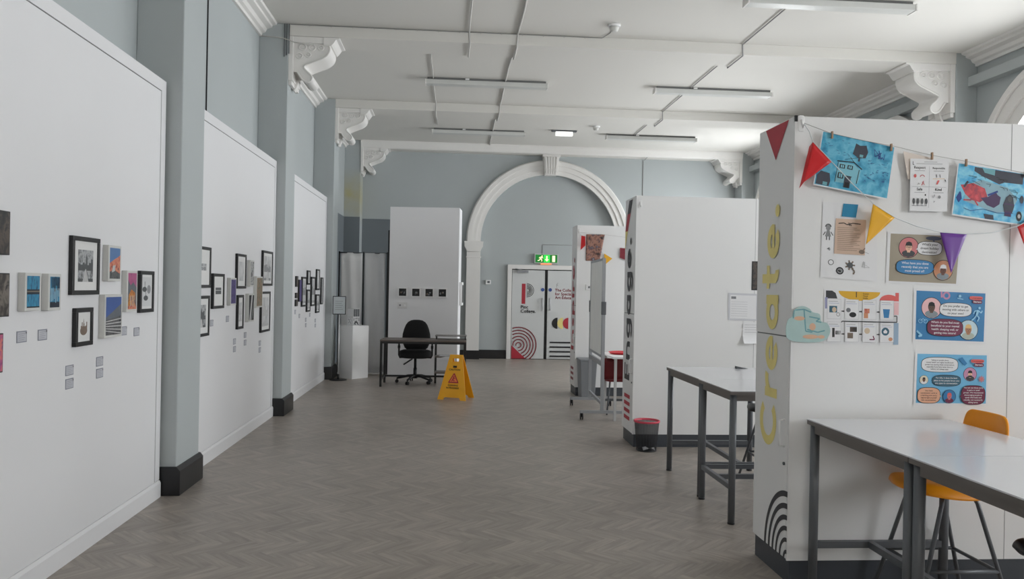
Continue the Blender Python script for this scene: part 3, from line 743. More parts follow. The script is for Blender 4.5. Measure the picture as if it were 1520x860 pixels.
cable('thin cable down the end wall above the dark-lettered cabinet wall', [(4.30, 17.03, 4.62), (4.30, YE-.006, 4.58), (4.30, YE-.006, .3)], .009, DCABLE)
cable('thin cable rising from the green exit sign', [(2.03, DY-.006, 2.42), (2.03, DY-.006, 2.62), (3.0, DY-.006, 2.62)], .006, DCABLE)

# exit sign
t = thing('exit_sign', 'lit green emergency exit sign above the double doors', 'exit sign', (2.115, DY, 2.19))
MB().box(-.275, .275, -.07, 0, 0, .22, mat('sign_casing', (196, 198, 196), .5)).build('casing', t, bevel=.006)
s = Sheet(O=(-.25, -.0715, .02), step=.0008)
GRN = mat('lit_green', (8, 118, 40), .4, emit=.55); LIT = mat('lit_cream', (250, 240, 190), .4, emit=1.0); GR2 = mat('lit_bright_green', (40, 200, 70), .4, emit=.9)
s.rect(0, .5, 0, .18, GRN); s.rect(.19, .33, .005, .175, GR2)
s.line([(.26, .15), (.26, .055)], .03, LIT); s.poly([(.215, .075), (.26, .025), (.305, .075)], LIT)
s.rect(.385, .45, .02, .16, LIT)
s.ell(.15, .145, .016, .016, LIT); s.line([(.14, .125), (.115, .085)], .032, LIT); s.line([(.115, .085), (.15, .06), (.14, .025)], .018, LIT); s.line([(.115, .085), (.085, .05), (.05, .045)], .018, LIT)
s.line([(.14, .125), (.175, .10)], .013, LIT); s.line([(.135, .125), (.095, .12), (.08, .095)], .013, LIT)
s.build('sign_face', t, fix=False)
MB().box(-.12, .12, -.06, -.01, -.02, 0, mat('warm_lit_lens', (255, 150, 90), .4, emit=1.)).build('down_lens', t)

# thermostat by the arch
t = thing('thermostat', 'small white thermostat on the wall left of the double doors', 'thermostat', (.80, DY, 1.69))
MB().box(-.06, .06, -.035, 0, 0, .10, WHITE).build('casing', t, bevel=.008)
MB().box(-.02, .035, -.037, -.035, .03, .075, GREYMET).build('dial', t)

# ================================================================== WHITE PARTITION, DESK, CHAIR, SIGN, PLINTH
PR_ = -.095
t = thing('partition_wall', 'tall plain white freestanding partition behind the desk', 'partition', (-1.135, 13.92, 0), PR_)
MB().box(0, 1.24, 0, .5, 0, 3.02, BOARD).build('body', t, bevel=.004)
MB().box(.004, 1.236, -.0015, 0, .0, .004, GAP).build('floor_gap', t)
ptx = t.matrix_basis.copy()
def on_part(x, y, z):
    c, s_ = math.cos(PR_), math.sin(PR_); return (-1.135+x*c-y*s_, 13.92+x*s_+y*c, z)
labs = ['leftmost', 'second from left', 'third from left', 'rightmost']
for i, lb in enumerate(labs):
    p = thing('square_picture', '%s of four small square dark pictures on the white partition' % lb, 'picture', on_part(.168+.236*i, 0, 1.42), PR_, 'small square pictures on the partition')
    f = MB(); q = .165
    for a, b2, c, e in ((0, q, 0, .017), (0, q, q-.017, q), (0, .017, .017, q-.017), (q-.017, q, .017, q-.017)): f.box(a, b2, -.03, 0, c, e, WHITE)
    f.build('frame', p)
    s = Sheet(O=(.017, -.022, .017)); s.rect(0, .131, 0, .131, INK); R = random.Random(i+40)
    for k in range(4): s.ell(.03+R.random()*.07, .03+R.random()*.05, .008+.012*R.random(), .01+.012*R.random(), (G3, G2, GREYINK, G4)[k])
    s.build('print', p, fix=False)
t = thing('socket_plate', 'white double socket plate below the small square pictures', 'wall switch', on_part(.162, 0, 1.215), PR_)
MB().box(0, .175, -.012, 0, 0, .105, mat('socket_white', (214, 214, 214), .4)).build('plate', t, bevel=.004)
MB().box(.03, .06, -.016, -.012, .04, .07, GREYINK).box(.115, .145, -.016, -.012, .04, .07, WHITE).build('switch', t)
t = thing('framed_picture', 'edge-on white frame with dark print on the side of the white partition', 'picture', on_part(1.24, .18, 1.28), PR_)
f = MB().box(0, .05, 0, .30, 0, .42, WHITE); f.build('frame', t, bevel=.003)
MB().box(.05, .052, .04, .26, .05, .37, INK).build('print', t)

# desk
DK = mat('dark_walnut_laminate', (92, 82, 76), .4, var=.15, scale=10, stretch=(1, 8, 8)); BMET = mat('black_metal_tube', (22, 22, 24), .45)
t = thing('desk', 'dark-topped desk on thin black metal legs before the white partition', 'desk', (-1.14, 12.44, 0), -.03)
MB().box(0, 1.37, 0, .58, .725, .75, DK).build('desk_top', t, bevel=.002)
for x, y in ((.02, .02), (1.35, .02), (.02, .56), (1.35, .56), (.86, .56)): MB().box(x-.017, x+.017, y-.017, y+.017, 0, .725, BMET).build('leg', t)
f = MB()
for y in (.02, .56): f.box(.037, 1.333, y-.012, y+.012, .69, .725, BMET)
f.box(.037, .86, .548, .572, .10, .13, BMET); f.box(.008, .032, .037, .543, .10, .13, BMET)
f.box(.86, 1.35, .548, .572, .10, .13, BMET); f.box(1.338, 1.362, .037, .543, .10, .13, BMET)
f.build('cross_rail', t)
MB().box(.86, 1.35, .25, .56, .455, .475, DK).build('shelf', t)
MB().box(.86, 1.35, .25, .56, .195, .215, DK).build('shelf', t)
MB().box(.86, 1.37, .28, .58, .80, .815, mat('grey_riser_laminate', (120, 116, 114), .4)).box(.87, .885, .3, .57, .75, .80, BMET).box(1.345, 1.36, .3, .57, .75, .80, BMET).build('raised_shelf', t)
p = Sheet(); p.grid([[(x, y, z) for x in (-.1, 0, .1)] for y, z in ((.12, .0), (-.02, .004), (-.10, -.005), (-.125, -.05))], PAPER)
tag(p.build('paper_sheet', loc=(-.10, 12.76, .4765), rot=-.15), 'loose white sheet drooping off the desk shelf', 'paper')

# office chair
t = thing('office_chair', 'black fabric swivel office chair with armrests behind the desk', 'chair', (-.60, 12.99, 0))
def sup(cx, cy, z, rx, ry, e=2.6, n=28):
    o = []
    for i in range(n):
        a = 2*PI*i/n; c, q = math.cos(a), math.sin(a)
        o.append((cx+rx*abs(c)**(2/e)*(1 if c >= 0 else -1), cy+ry*abs(q)**(2/e)*(1 if q >= 0 else -1), z))
    return o
MB().loft([sup(0, 0, z, .268*k, .245*k) for z, k in ((.42, .80), (.43, .93), (.455, 1.), (.51, 1.), (.535, .95), (.548, .8))], BLACKFAB).build('seat', t)
bk = []
for z, w_ in ((.515, .10), (.53, .15), (.57, .195), (.64, .225), (.72, .238), (.80, .232), (.88, .212), (.95, .185), (1.0, .15), (1.03, .10), (1.04, .05)):
    yy = .225+.05*max(0, (z-.52)/.5)**1.4
    bk.append(sup(0, yy, z, w_, .045 if .52 < z < 1.02 else .03, 2.4))
MB().loft(bk, BLACKFAB).build('backrest', t)
MB().tube([(0, .1, .41), (0, .25, .42), (0, .30, .50), (0, .30, .62)], .022, BLACK).build('back_bracket', t)
MB().cyl((0, 0, .09), (0, 0, .25), .03, BLACK).cyl((0, 0, .25), (0, 0, .415), .022, BLACK).build('gas_column', t)
MB().bar((-.05, 0, .40), (-.19, -.05, .31), .03, .018, BLACK).build('lever', t)
bs = MB(); cs = []
for i in range(5):
    a = PI*.5+2*PI*i/5+.25; c, q = math.cos(a), math.sin(a)
    bs.tube([(0, 0, .12), (.12*c, .12*q, .118), (.30*c, .30*q, .075)], .028, BLACK, n=8, r1=.016); cs.append((.30*c, .30*q, a))
bs.lathe([(.04, .08), (.045, .14), (.032, .15)], BLACK)
bs.build('star_base', t)
for x, y, a in cs:
    m = MB(); px_, py_ = -math.sin(a), math.cos(a)
    for k in (-1, 1): m.cyl((x+px_*.008*k, y+py_*.008*k, .028), (x+px_*.024*k, y+py_*.024*k, .028), .028, BLACK, n=16)
    m.cyl((x, y, .04), (x, y, .085), .008, BLACK, n=8); m.build('castor', t)
for k in (-1, 1):
    MB().tube([(.16*k, .03, .425), (.26*k, .03, .42), (.275*k, .03, .46), (.275*k, .03, .66)], .015, BLACK, n=8).cyl((.275*k, .03, .57), (.275*k, .03, .62), .022, BLACK, n=10).build('arm_post', t)
    MB().box(.25*k-.02, .25*k+.06 if k > 0 else .25*k+.02, -.10, .14, .66, .69, BLACK).build('arm_pad', t, bevel=.01) if k > 0 else MB().box(-.31, -.23, -.10, .14, .66, .69, BLACK).build('arm_pad', t, bevel=.01)

# wet floor sign
t = thing('caution_sign', 'yellow folding caution floor sign standing before the desk', 'floor sign', (.075, 11.20, 0), -.36)
def cone_panel(sy, nm):
    def pt(x, z, o=0): # panel leans: y at floor sy*.17, top 0
        y = sy*(.165*(1-z/.63)+.012)+sy*o
        return (x, y, z)
    b = MB()
    out = [(-.215, 0), (-.19, 0), (-.15, 0), (-.13, .035), (.13, .035), (.15, 0), (.19, 0), (.215, 0)]
    hw = lambda z: .215-.12*(z/.63)
    # body strips, leaving the grip slot
    def q(pts): 
        vs = [pt(x, z, -.005) for x, z in pts]+[pt(x, z, .005) for x, z in pts]; n = len(pts)
        b.add(vs, [list(range(n))[::-1], list(range(n, 2*n))]+[[i, (i+1) % n, n+(i+1) % n, n+i] for i in range(n)], YELLOWP)
    q([(-.215, 0), (-.13, 0), (-.11, .035), (-hw(.035), .035)]); q([(.13, 0), (.215, 0), (hw(.035), .035), (.11, .035)])
    q([(-hw(.035), .035), (hw(.035), .035), (hw(.53), .53), (-hw(.53), .53)])
    q([(-hw(.53), .53), (-.048, .53), (-.048, .58), (-hw(.58), .58)]); q([(.048, .53), (hw(.53), .53), (hw(.58), .58), (.048, .58)])
    q([(-hw(.58), .58), (hw(.58), .58), (hw(.62), .615), (hw(.62)-.015, .63), (-hw(.62)+.015, .63), (-hw(.62), .615)])
    o = b.build(nm, t)
    L_ = math.hypot(.165, .63); V = Vector((0, -sy*.165/.63, 1)).normalized()
    s = Sheet(O=pt(0, 0, .0062), U=(-sy, 0, 0), V=tuple(V), N=(0, sy*.97, .25), step=.0008)
    s.rect(-.028, .028, .465, .495, INK); s.text('CAUTION', 0, .425, .038, INK, 'c', .02)
    s.poly([(-.08, .245), (.08, .245), (.075, .26), (.008, .385), (-.008, .385), (-.075, .26)], RED); s.poly([(-.058, .262), (.058, .262), (0, .368)], mat('sign_orange', (252, 140, 70), .4))
    s.ell(.0, .335, .010, .010, RED); s.line([(0, .325), (-.012, .29)], .018, RED); s.line([(-.012, .29), (.015, .272)], .012, RED); s.line([(-.012, .29), (-.03, .27)], .012, RED); s.line([(0, .32), (.025, .305)], .009, RED)
    s.text('CLEANING', 0, .20, .032, INK, 'c', .02); s.text('IN PROGRESS', 0, .163, .032, INK, 'c', .02)
    s.build('sign_print', o, fix=False)
cone_panel(-1, 'front_panel'); cone_panel(1, 'rear_panel')
MB().cyl((-.10, 0, .622), (.10, 0, .622), .012, YELLOWP, n=10).build('hinge', t)

# display plinth and picture boxes
t = thing('display_plinth', 'plain white display plinth by the last left pilaster', 'plinth', (-1.69, 13.40, 0), .86)
MB().box(0, .37, 0, .37, 0, .91, WHITE).build('body', t, bevel=.003)
BOXP = mat('box_card_white', (212, 212, 212), .5)
A_bx = art('etched_arch_print', [(30, 30, 32), (90, 92, 94), (210, 210, 210), (60, 60, 62)], 22, 4, 1.5)
for k, lb in enumerate(('lower small picture box on the white plinth, printed with an arch', 'upper small picture box on the white plinth, dark grid print')):
    b = thing('picture_box', lb, 'box', (-1.70, 13.50, .9105+.148*k), .86, 'picture boxes stacked on the plinth')
    MB().box(0, .15, 0, .15, 0, .145, BOXP).build('body', b)
    s = Sheet(O=(.008, -.0012, .008)); s.rect(0, .134, 0, .13, A_bx if k == 0 else G3)
    if k == 0: s.arc(.06, .02, .07, .09, .02, G1, 0, PI); s.arc(.06, .02, .04, .05, .02, INK, 0, PI)
    else: s.line([(.045, .0), (.045, .13)], .004, G1); s.line([(.09, 0), (.09, .13)], .004, G1)
    s.build('print', b, fix=False)
    s = Sheet(O=(-.0012, .142, .008), U=(0, -1, 0), N=(-1, 0, 0)); s.rect(0, .134, 0, .13, PAPER)
    if k == 0: s.line([(.02, .11), (.10, .02)], .006, G3); s.line([(.03, .09), (.09, .11), (.11, .05)], .004, G2); s.line([(.02, .03), (.05, .06)], .008, G2)
    s.build('print', b, fix=False)
# poster stand
t = thing('sign_stand', 'slim stand holding a grey framed notice beside the white plinth', 'sign stand', (-1.905, 13.28, 0))
MB().lathe([(.145, 0), (.145, .008), (.13, .014), (.02, .018)], BLACK, 32).build('base', t)
MB().cyl((0, 0, .015), (0, 0, 1.12), .011, HAND, n=12).build('pole', t)
MB().cyl((0, 0, .015), (0, 0, .10), .02, BLACK, n=12).build('pole_socket', t)
s = MB().box(-.11, .11, -.018, -.002, 1.11, 1.42, BLACKFR); s.build('frame', t, bevel=.003)
s = Sheet(O=(-.098, -.0192, 1.122)); s.rect(0, .196, 0, .286, mat('notice_grey', (186, 194, 197), .4, var=.1))
for i in range(5): s.rect(.03, .16-.02*(i % 2), .07+.035*i, .075+.035*i, GREYINK)
s.build('notice', t, fix=False)
# silver screen
SIL = mat('silver_sheen_fabric', (244, 244, 245), .4, metal=.0, var=.06, scale=3, stretch=(3, 1, .4)); SIL2 = mat('grey_sheen_fabric', (214, 215, 217), .35, metal=.0, var=.08, scale=3, stretch=(3, 1, .4))
t = thing('fabric_screen', 'tall silvery two-panel fabric screen behind the white plinth', 'screen', (-2.03, 14.25, 0))
for k, (x0, x1, m) in enumerate(((.0, .385, SIL), (.425, .80, SIL2))):
    rows = []
    for i in range(14):
        z = 2.17*i/13+.03
        rows.append([(x0+(x1-x0)*j/16, .010*math.sin(j*.55+k*2+z*.5)+.006*math.sin(j*.9+z*2.2)+.012*math.sin(z*1.7+k), z) for j in range(17)])
    MB().grid(rows, m).build('hanging_panel', t, solid=.004)
MB().cyl((-.02, 0, 2.20), (.84, 0, 2.20), .012, GREYMET).build('top_rail', t)
for x in (-.03, .405, .835): MB().box(x-.012, x+.012, -.012, .012, 0, 2.22, BLACK).build('post', t)
MB().box(-.04, .85, -.05, .05, 0, .025, WHITE).build('foot_rail', t)
tag(MB().box(-.035, .035, -.03, .03, 0, 2.62, BLACK).build('gap_shade_strip', loc=(-1.15, 14.22, 0), bevel=.004), 'tall black strip drawn for the shaded gap between the silvery screen and white partition', 'post')  # upright black box stands in for the shade in this gap

# ================================================================== LETTERED CABINET WALLS
CX = 1.86; CT = .487; CH = 2.58
def cabinet(y, length, label, word, wcol, z0, z1, extra, seams=()):
    t = thing('cabinet_wall', label, 'cabinet', (CX, y, 0), 0, 'lettered white cabinet walls')
    b = MB().box(.009, length, 0, CT, .13, CH, CAB)
    for x in seams: b.box(x-.0015, x+.0015, -.0006, .001, .13, CH, GAP)
    b.build('body', t)
    MB().box(.016, length-.01, .006, CT-.006, 0, .13, PLINTH).build('plinth', t)
    MB().box(.0055, .009, .014, CT-.004, .135, CH-.003, GAP).build('shadow_gap', t)
    MB().box(0, .0088, 0, CT, 1.367, CH, CAB).build('upper_panel', t, bevel=.001)
    MB().box(-.001, .0054, .016, CT-.006, .138, 1.36, CAB).build('door', t, bevel=.001); MB().box(0, .0088, 0, .0125, .13, 1.3665, CAB).build('door_post', t)
    dr = [o for o in bpy.data.objects if o.parent == t and o.name.split('.')[0] == 'door'][0]
    MB().tube([(-.001, .055, .75), (-.03, .055, .755), (-.03, .055, .895), (-.001, .055, .90)], .006, WHITE, n=8).build('handle', dr)
    MB().cyl((-.001, .05, .655), (-.008, .05, .655), .009, GREYMET, n=14).build('lock', dr)
    s = Sheet(O=(-.0022, CT, 0), U=(0, -1, 0), N=(-1, 0, 0))
    s.vtext(word, CT-.165, z0, z1, .235, wcol)
    s.build('lettering', t, fix=False)
    s = Sheet(O=(-.0022, CT, 0), U=(0, -1, 0), N=(-1, 0, 0)); extra(s); s.build('graphics', t, fix=False)
    return t
def hook(label, x, y, z):
    t = thing('adhesive_hook', label, 'hook', (x, y, z), 0, 'white adhesive hooks on the cabinet walls')
    MB().loft([sup(0, -.0005, zz, .021*k, .0012, 3, 16) for zz, k in ((-.045, .5), (-.04, .8), (0, 1), (.04, .8), (.045, .5))], WHITE).build('pad', t)
    MB().tube([(0, -.001, .02), (0, -.012, -.005), (0, -.022, -.025), (0, -.032, -.012)], .006, WHITE, n=8).build('hook_arm', t)
    return t
def ex_create(s):
    s.poly([(.095, CH-.004), (.415, CH-.004), (.245, 2.376)], RED)
    for fr in (1., .82, .65, .49, .32, .145):
        s.arc(CT, .135, .305*fr, .375*fr, .026*(.6+.4*fr), CHAR, PI/2, PI, 30)
ca = cabinet(4.134, 3.1, 'nearest white cabinet wall, yellow Create lettering and posters on it', 'Create.', YEL, .715, 2.115, ex_create, (1.26, 2.5))
MB().box(.0, .014, -.004, .010, CH-.03, CH+.004, BLACK).build('corner_clip', ca)
def ex_eng(s):
    s.poly([(.17, 2.56), (.33, 2.56), (.24, 2.42), (.09, 2.42)], CHAR); s.poly([(.09, 2.42), (.24, 2.42), (.13, 2.24), (.01, 2.24)], RED); s.poly([(.01, 2.24), (.13, 2.24), (.01, 2.04)], YEL)
    for i in range(4): s.poly([(.10, .245+.075*i), (.36, .245+.075*i), (.36, .285+.075*i), (.10, .285+.075*i)], RED)
ce = cabinet(7.82, 2.6, 'middle white cabinet wall with dark grey Engage lettering', 'Engage.', CHAR, .66, 2.16, ex_eng, (1.26,))
def ex_ins(s):
    for i in range(3): s.rect(.1, .36, .22+.08*i, .26+.08*i, DRED)
ci = cabinet(11.59, 2.6, 'farthest white cabinet wall with red Inspire lettering', 'Inspire.', RED, .68, 2.10, ex_ins, (1.26,))
hook('hook on the Create-lettered cabinet wall, holding the clothesline', 1.896, 4.134, 2.54)
hook('hook on the Engage-lettered cabinet wall top corner', 1.90, 7.82, 2.49)
hook('hook on the Inspire-lettered cabinet wall top corner', 1.885, 11.59, 2.49)

# ---- posters on the nearest cabinet wall
YF = 4.134
def q3(pts, y=YF-.003): return [(x, y, z) for x, z in pts]
def sheetobj(s, name, label, cat, group=None):
    # origin at the sheet's lower edge
    c = Vector((sum(v[0] for v in s.v)/len(s.v), sum(v[1] for v in s.v)/len(s.v), min(v[2] for v in s.v)))
    s.v = [(v[0]-c.x, v[1]-c.y, v[2]-c.z) for v in s.v]
    return tag(s.build(name, loc=c, fix=False), label, cat, group)
SKINS = [mat('print_skin_%d' % i, c, .6) for i, c in enumerate(((236, 190, 164), (112, 74, 60), (176, 124, 92), (96, 70, 58)))]
def face(s, cx, cy, r, bg, skin, shirt, hair, glasses=False, beard=None):
    s.ell(cx, cy, r*1.06, r*1.06, INK); s.ell(cx, cy, r, r, bg)
    k = r
    s.ell(cx, cy-.62*k, .68*k, .36*k, shirt, 0, PI); s.poly([(cx-.68*k, cy-.62*k), (cx+.68*k, cy-.62*k), (cx+.5*k, cy-.86*k), (cx, cy-k), (cx-.5*k, cy-.86*k)], shirt)
    s.rect(cx-.16*k, cx+.16*k, cy-.5*k, cy-.1*k, skin)
    s.ell(cx, cy+.12*k, .36*k, .48*k, hair); s.ell(cx, cy+.02*k, .33*k, .45*k, skin)
    s.poly([(cx-.34*k, cy+.18*k), (cx+.34*k, cy+.18*k), (cx+.28*k, cy+.5*k), (cx, cy+.6*k), (cx-.28*k, cy+.5*k)], hair)
    if beard: s.ell(cx, cy-.18*k, .30*k, .26*k, beard, PI, 2*PI)
    for q in (-1, 1):
        s.ell(cx+q*.13*k, cy+.05*k, .03*k, .04*k, INK)
        if glasses: s.arc(cx+q*.14*k, cy+.05*k, .12*k, .10*k, .03*k, INK, 0, 2*PI)
    s.line([(cx, cy+.02*k), (cx+.03*k, cy-.08*k), (cx-.02*k, cy-.1*k)], .03*k, INK)
    s.arc(cx, cy-.16*k, .11*k, .07*k, .03*k, INK, PI, 2*PI)
def bubble(s, cx, cy, rx, ry, m, tail, lines, tm, size, e=3.):
    s.pill(cx, cy, rx+.003, ry+.003, INK, e); s.poly([tail, (cx+(tail[0]-cx)*.75, cy+ry*.25), (cx+(tail[0]-cx)*.75, cy-ry*.25)], m); s.pill(cx, cy, rx, ry, m, e)
    n_ = len(lines)
    for i, l in enumerate(lines): s.text(l, cx, cy+(n_/2-i-.78)*size*1.18, size, tm, 'c', .012)
SAND = mat('print_sand', (160, 150, 132), .5, var=.06); PROSE = mat('print_rose', (206, 122, 124), .5); PBLUE = mat('print_blue', (46, 124, 178), .45, var=.08, scale=4); POR = mat('print_orange', (206, 142, 104), .5)
MAR = mat('print_maroon', (112, 30, 66), .5); TEAL = mat('print_teal', (52, 96, 116), .5); LBL = mat('print_light_blue', (112, 182, 222), .45, var=.1, scale=5); CORAL = mat('print_coral', (222, 96, 92), .5)
PEACH = mat('print_peach', (222, 168, 138), .5); LILAC = mat('print_lilac', (196, 140, 172), .5); GREYSH = mat('print_grey_shirt', (132, 142, 148), .5); BLOND = mat('print_blond', (226, 186, 120), .5)
PNK = mat('print_pink', (232, 186, 188), .5); LW = mat('print_pale_blue', (150, 204, 232), .5)
# dream holiday poster
s = Sheet(quad=q3([(2.401, 1.957), (2.838, 1.95), (2.818, 1.662), (2.395, 1.672)]), w=.43, h=.29)
s.rect(0, .43, 0, .29, PAPER); s.rect(.018, .416, .012, .28, SAND)
s.ell(.265, .262, .045, .012, mat('print_palm', (84, 90, 108), .5)); s.line([(.265, .26), (.27, .235)], .01, mat('print_palm', (84, 90, 108), .5))
face(s, .125, .205, .056, PROSE, SKINS[0], CHAR, INK, True)
bubble(s, .245, .205, .07, .037, PAPER, (.165, .195), ["What's your", 'dream holiday', 'destination?'], INK, .0185)
face(s, .332, .085, .055, POR, SKINS[1], GREYSH, PAPER)
bubble(s, .165, .096, .108, .04, PBLUE, (.285, .085), ['What have you done', 'recently that you are', 'most proud of?'], PAPER, .0185)
sheetobj(s, 'poster', 'sand-coloured speech bubble poster about a dream holiday', 'poster', 'conversation posters')
# blue poster 1
def starter(s, x, y):
    s.pill(x, y, .038, .010, CORAL, 4); s.text('Conversation', x, y-.004, .011, INK, 'c', .01, width=.066); s.pill(x+.008, y-.021, .028, .011, MAR, 4); s.text('Starters', x+.008, y-.025, .013, PAPER, 'c', .02, width=.045)
s = Sheet(quad=q3([(2.559, 1.645), (2.994, 1.635), (2.988, 1.34), (2.558, 1.349)]), w=.43, h=.295)
s.rect(0, .43, 0, .295, PAPER); s.rect(.016, .416, .012, .283, PBLUE)
s.arc(.19, .262, .022, .022, .01, LILAC, 0, 2*PI); s.line([(.16, .283), (.163, .25)], .01, LILAC)
face(s, .105, .19, .056, PNK, SKINS[3], GREYSH, INK)
bubble(s, .245, .185, .092, .037, PAPER, (.15, .175), ['Do you prefer to get', 'moving with others or', 'on your own?'], INK, .017)
face(s, .322, .075, .054, mat('print_ice', (190, 214, 224), .5), SKINS[2], mat('print_sage', (172, 180, 168), .5), BLOND)
bubble(s, .185, .083, .103, .047, MAR, (.29, .06), ['Which do you find most', 'beneficial to your mental', 'health: sleeping well, or', 'getting into nature?'], PAPER, .0165)
starter(s, .36, .255)
s.ell(.382, .20, .007, .007, LW); s.line([(.375, .188), (.366, .16)], .013, LW); s.line([(.366, .16), (.382, .145), (.372, .125)], .007, LW); s.line([(.366, .16), (.352, .14), (.338, .128)], .007, LW); s.line([(.374, .186), (.392, .172), (.398, .186)], .006, LW); s.line([(.374, .186), (.354, .182), (.348, .166)], .006, LW)
s.line([(.25, .25), (.285, .245)], .005, LW); s.ell(.265, .262, .008, .008, LW); s.line([(.02, .06), (.05, .035), (.03, .03)], .01, LW)
s.arc(.04, .115, .012, .012, .003, LW, 0, 2*PI); s.arc(.07, .115, .012, .012, .003, LW, 0, 2*PI); s.line([(.04, .115), (.055, .13), (.07, .115)], .003, LW)
sheetobj(s, 'poster', 'blue poster of two faces with white and maroon speech bubbles', 'poster', 'conversation posters')
# blue poster 2
s = Sheet(quad=q3([(2.574, 1.293), (3.007, 1.288), (3.006, .993), (2.569, .994)]), w=.43, h=.295)
s.rect(0, .43, 0, .295, PAPER); s.rect(.014, .418, .012, .283, LBL)
bubble(s, .145, .225, .105, .04, PAPER, (.2, .19), ['Talking to people about', 'mental health can hugely benefit both', 'parties but starting these conversations,', 'especially if you have never done so', 'before, isn\'t always easy.'], INK, .0105)
face(s, .322, .175, .037, LILAC, SKINS[0], CHAR, INK, False, INK)
face(s, .055, .14, .024, mat('print_cream', (224, 214, 190), .5), SKINS[1], PAPER, INK)
bubble(s, .185, .138, .08, .029, TEAL, (.095, .136), ['For this, it does the best', 'place to let people know you', 'are open to conversation.'], PAPER, .0125)
bubble(s, .085, .055, .064, .042, PEACH, (.158, .05), ['Use these', 'conversation cards as', 'a starting point and a', 'way to take yourself', 'into conversations.'], INK, .011)
face(s, .203, .05, .036, PBLUE, PROSE, MAR, CORAL)
bubble(s, .34, .06, .068, .052, MAR, (.262, .05), ['You can use these cards', 'in pairs or small', 'groups. We recommend', 'encouraging people to', 'speak informally and', 'casually, not necessarily', 'taking turns.'], PAPER, .0115)
starter(s, .36, .25); s.poly([(.25, .26), (.27, .27), (.30, .235), (.285, .222)], PBLUE)
for i in range(4): s.line([(.385+.018*math.cos(i*PI/4), .15+.018*math.sin(i*PI/4)), (.385-.018*math.cos(i*PI/4), .15-.018*math.sin(i*PI/4))], .006, PROSE)
sheetobj(s, 'poster', 'light blue poster crowded with bubbles, just above the stool back', 'poster', 'conversation posters')
# schedule sheet
s = Sheet(quad=q3([(2.043, 1.632), (2.478, 1.625), (2.48, 1.329), (2.047, 1.328)]), w=.43, h=.295)
s.rect(0, .43, 0, .295, PAPER)
s.poly([(.01, .245), (.075, .245), (.065, .275), (.045, .287), (.01, .287)], CHAR)
s.ell(.20, .287, .118, .05, mat('print_gold', (222, 172, 40), .5), PI, 2*PI); s.rect(.18, .185, .255, .285, INK)
for i, l in enumerate(('Session', 'Visual', 'Guide')): s.text(l, .22, .272-.012*i, .012, INK, bold=.01)
s.ell(.37, .24, .055, .035, CORAL, 0, PI); s.rect(.405, .425, .24, .287, CORAL); s.rect(.398, .425, .165, .235, PNK); s.rect(.395, .425, .0, .12, mat('print_steel_blue', (150, 172, 194), .5)); s.rect(.005, .02, .19, .25, mat('print_lavender', (148, 150, 184), .5))
LINEC = mat('print_line_grey', (164, 166, 172), .5)
cards_ = [(.015+.1*i+.002, r) for r in (.135, .012) for i in range(4)]
for i, (x, y) in enumerate(cards_):
    s.rect(x, x+.078, y, y+.108, LINEC); s.rect(x+.001, x+.077, y+.001, y+.107, PAPER)
    s.rect(x+.008, x+.06, y+.094, y+.096, GREYINK); s.rect(x+.008, x+.068, y+.084, y+.086, mat('print_faint_blue', (150, 160, 196), .5))
    if i in (0,): s.rect(x+.012, x+.056, y+.035, y+.07, TEAL); s.ell(x+.04, y+.05, .012, .014, mat('print_sandstone', (206, 186, 160), .5)); s.arc(x+.062, y+.025, .01, .01, .002, INK, 0, 2*PI)
    if i == 1: s.ell(x+.045, y+.025, .02, .014, INK); s.ell(x+.02, y+.05, .013, .012, GREYINK)
    if i == 2: s.rect(x+.01, x+.04, y+.035, y+.06, TERR); s.rect(x+.008, x+.032, y+.008, y+.035, POR)
    if i == 3: s.poly([(x+.016, y+.06), (x+.056, y+.06), (x+.05, y+.012), (x+.022, y+.012)], PBLUE)
    if i == 4: s.rect(x+.028, x+.042, y+.025, y+.075, A_dark); s.rect(x+.046, x+.076, y+.04, y+.06, A_bw)
    if i == 5: s.rect(x+.028, x+.068, y+.055, y+.082, A_dark); s.rect(x+.014, x+.046, y+.02, y+.05, G4)
    if i == 6: s.ell(x+.026, y+.062, .016, .016, mat('print_sandstone', (206, 186, 160), .5)); s.line([(x+.04, y+.015), (x+.068, y+.015), (x+.06, y+.035)], .006, MAR)
    if i == 7: s.ell(x+.03, y+.06, .022, .022, TEAL); s.poly([(x+.018, y+.06), (x+.03, y+.072), (x+.042, y+.06), (x+.038, y+.05), (x+.022, y+.05)], PAPER); s.ell(x+.06, y+.018, .012, .01, POR)
    if i % 4 != 3: s.poly([(x+.081, y+.04), (x+.092, y+.04), (x+.092, y+.036), (x+.098, y+.043), (x+.092, y+.05), (x+.092, y+.046), (x+.081, y+.046)], INK)
s.line([(.395, .158), (.412, .158), (.412, .124), (.10, .124), (.096, .118)], .005, INK)
sheetobj(s, 'poster', 'white flow-chart sheet of eight picture cards linked by arrows', 'poster')
# drawings sheet (white, with taped beige sheet and blue square)
s = Sheet(quad=q3([(2.026, 2.111), (2.338, 2.109), (2.345, 1.679), (2.019, 1.695)]), w=.31, h=.43)
s.rect(0, .31, 0, .43, PAPER)
def scrib(s, cx, cy, r, m, seed, n=18, w=.003):
    R = random.Random(seed); pts = [(cx+r*R.uniform(-1, 1), cy+r*R.uniform(-1, 1)) for _ in range(n)]; s.line(pts, w, m)
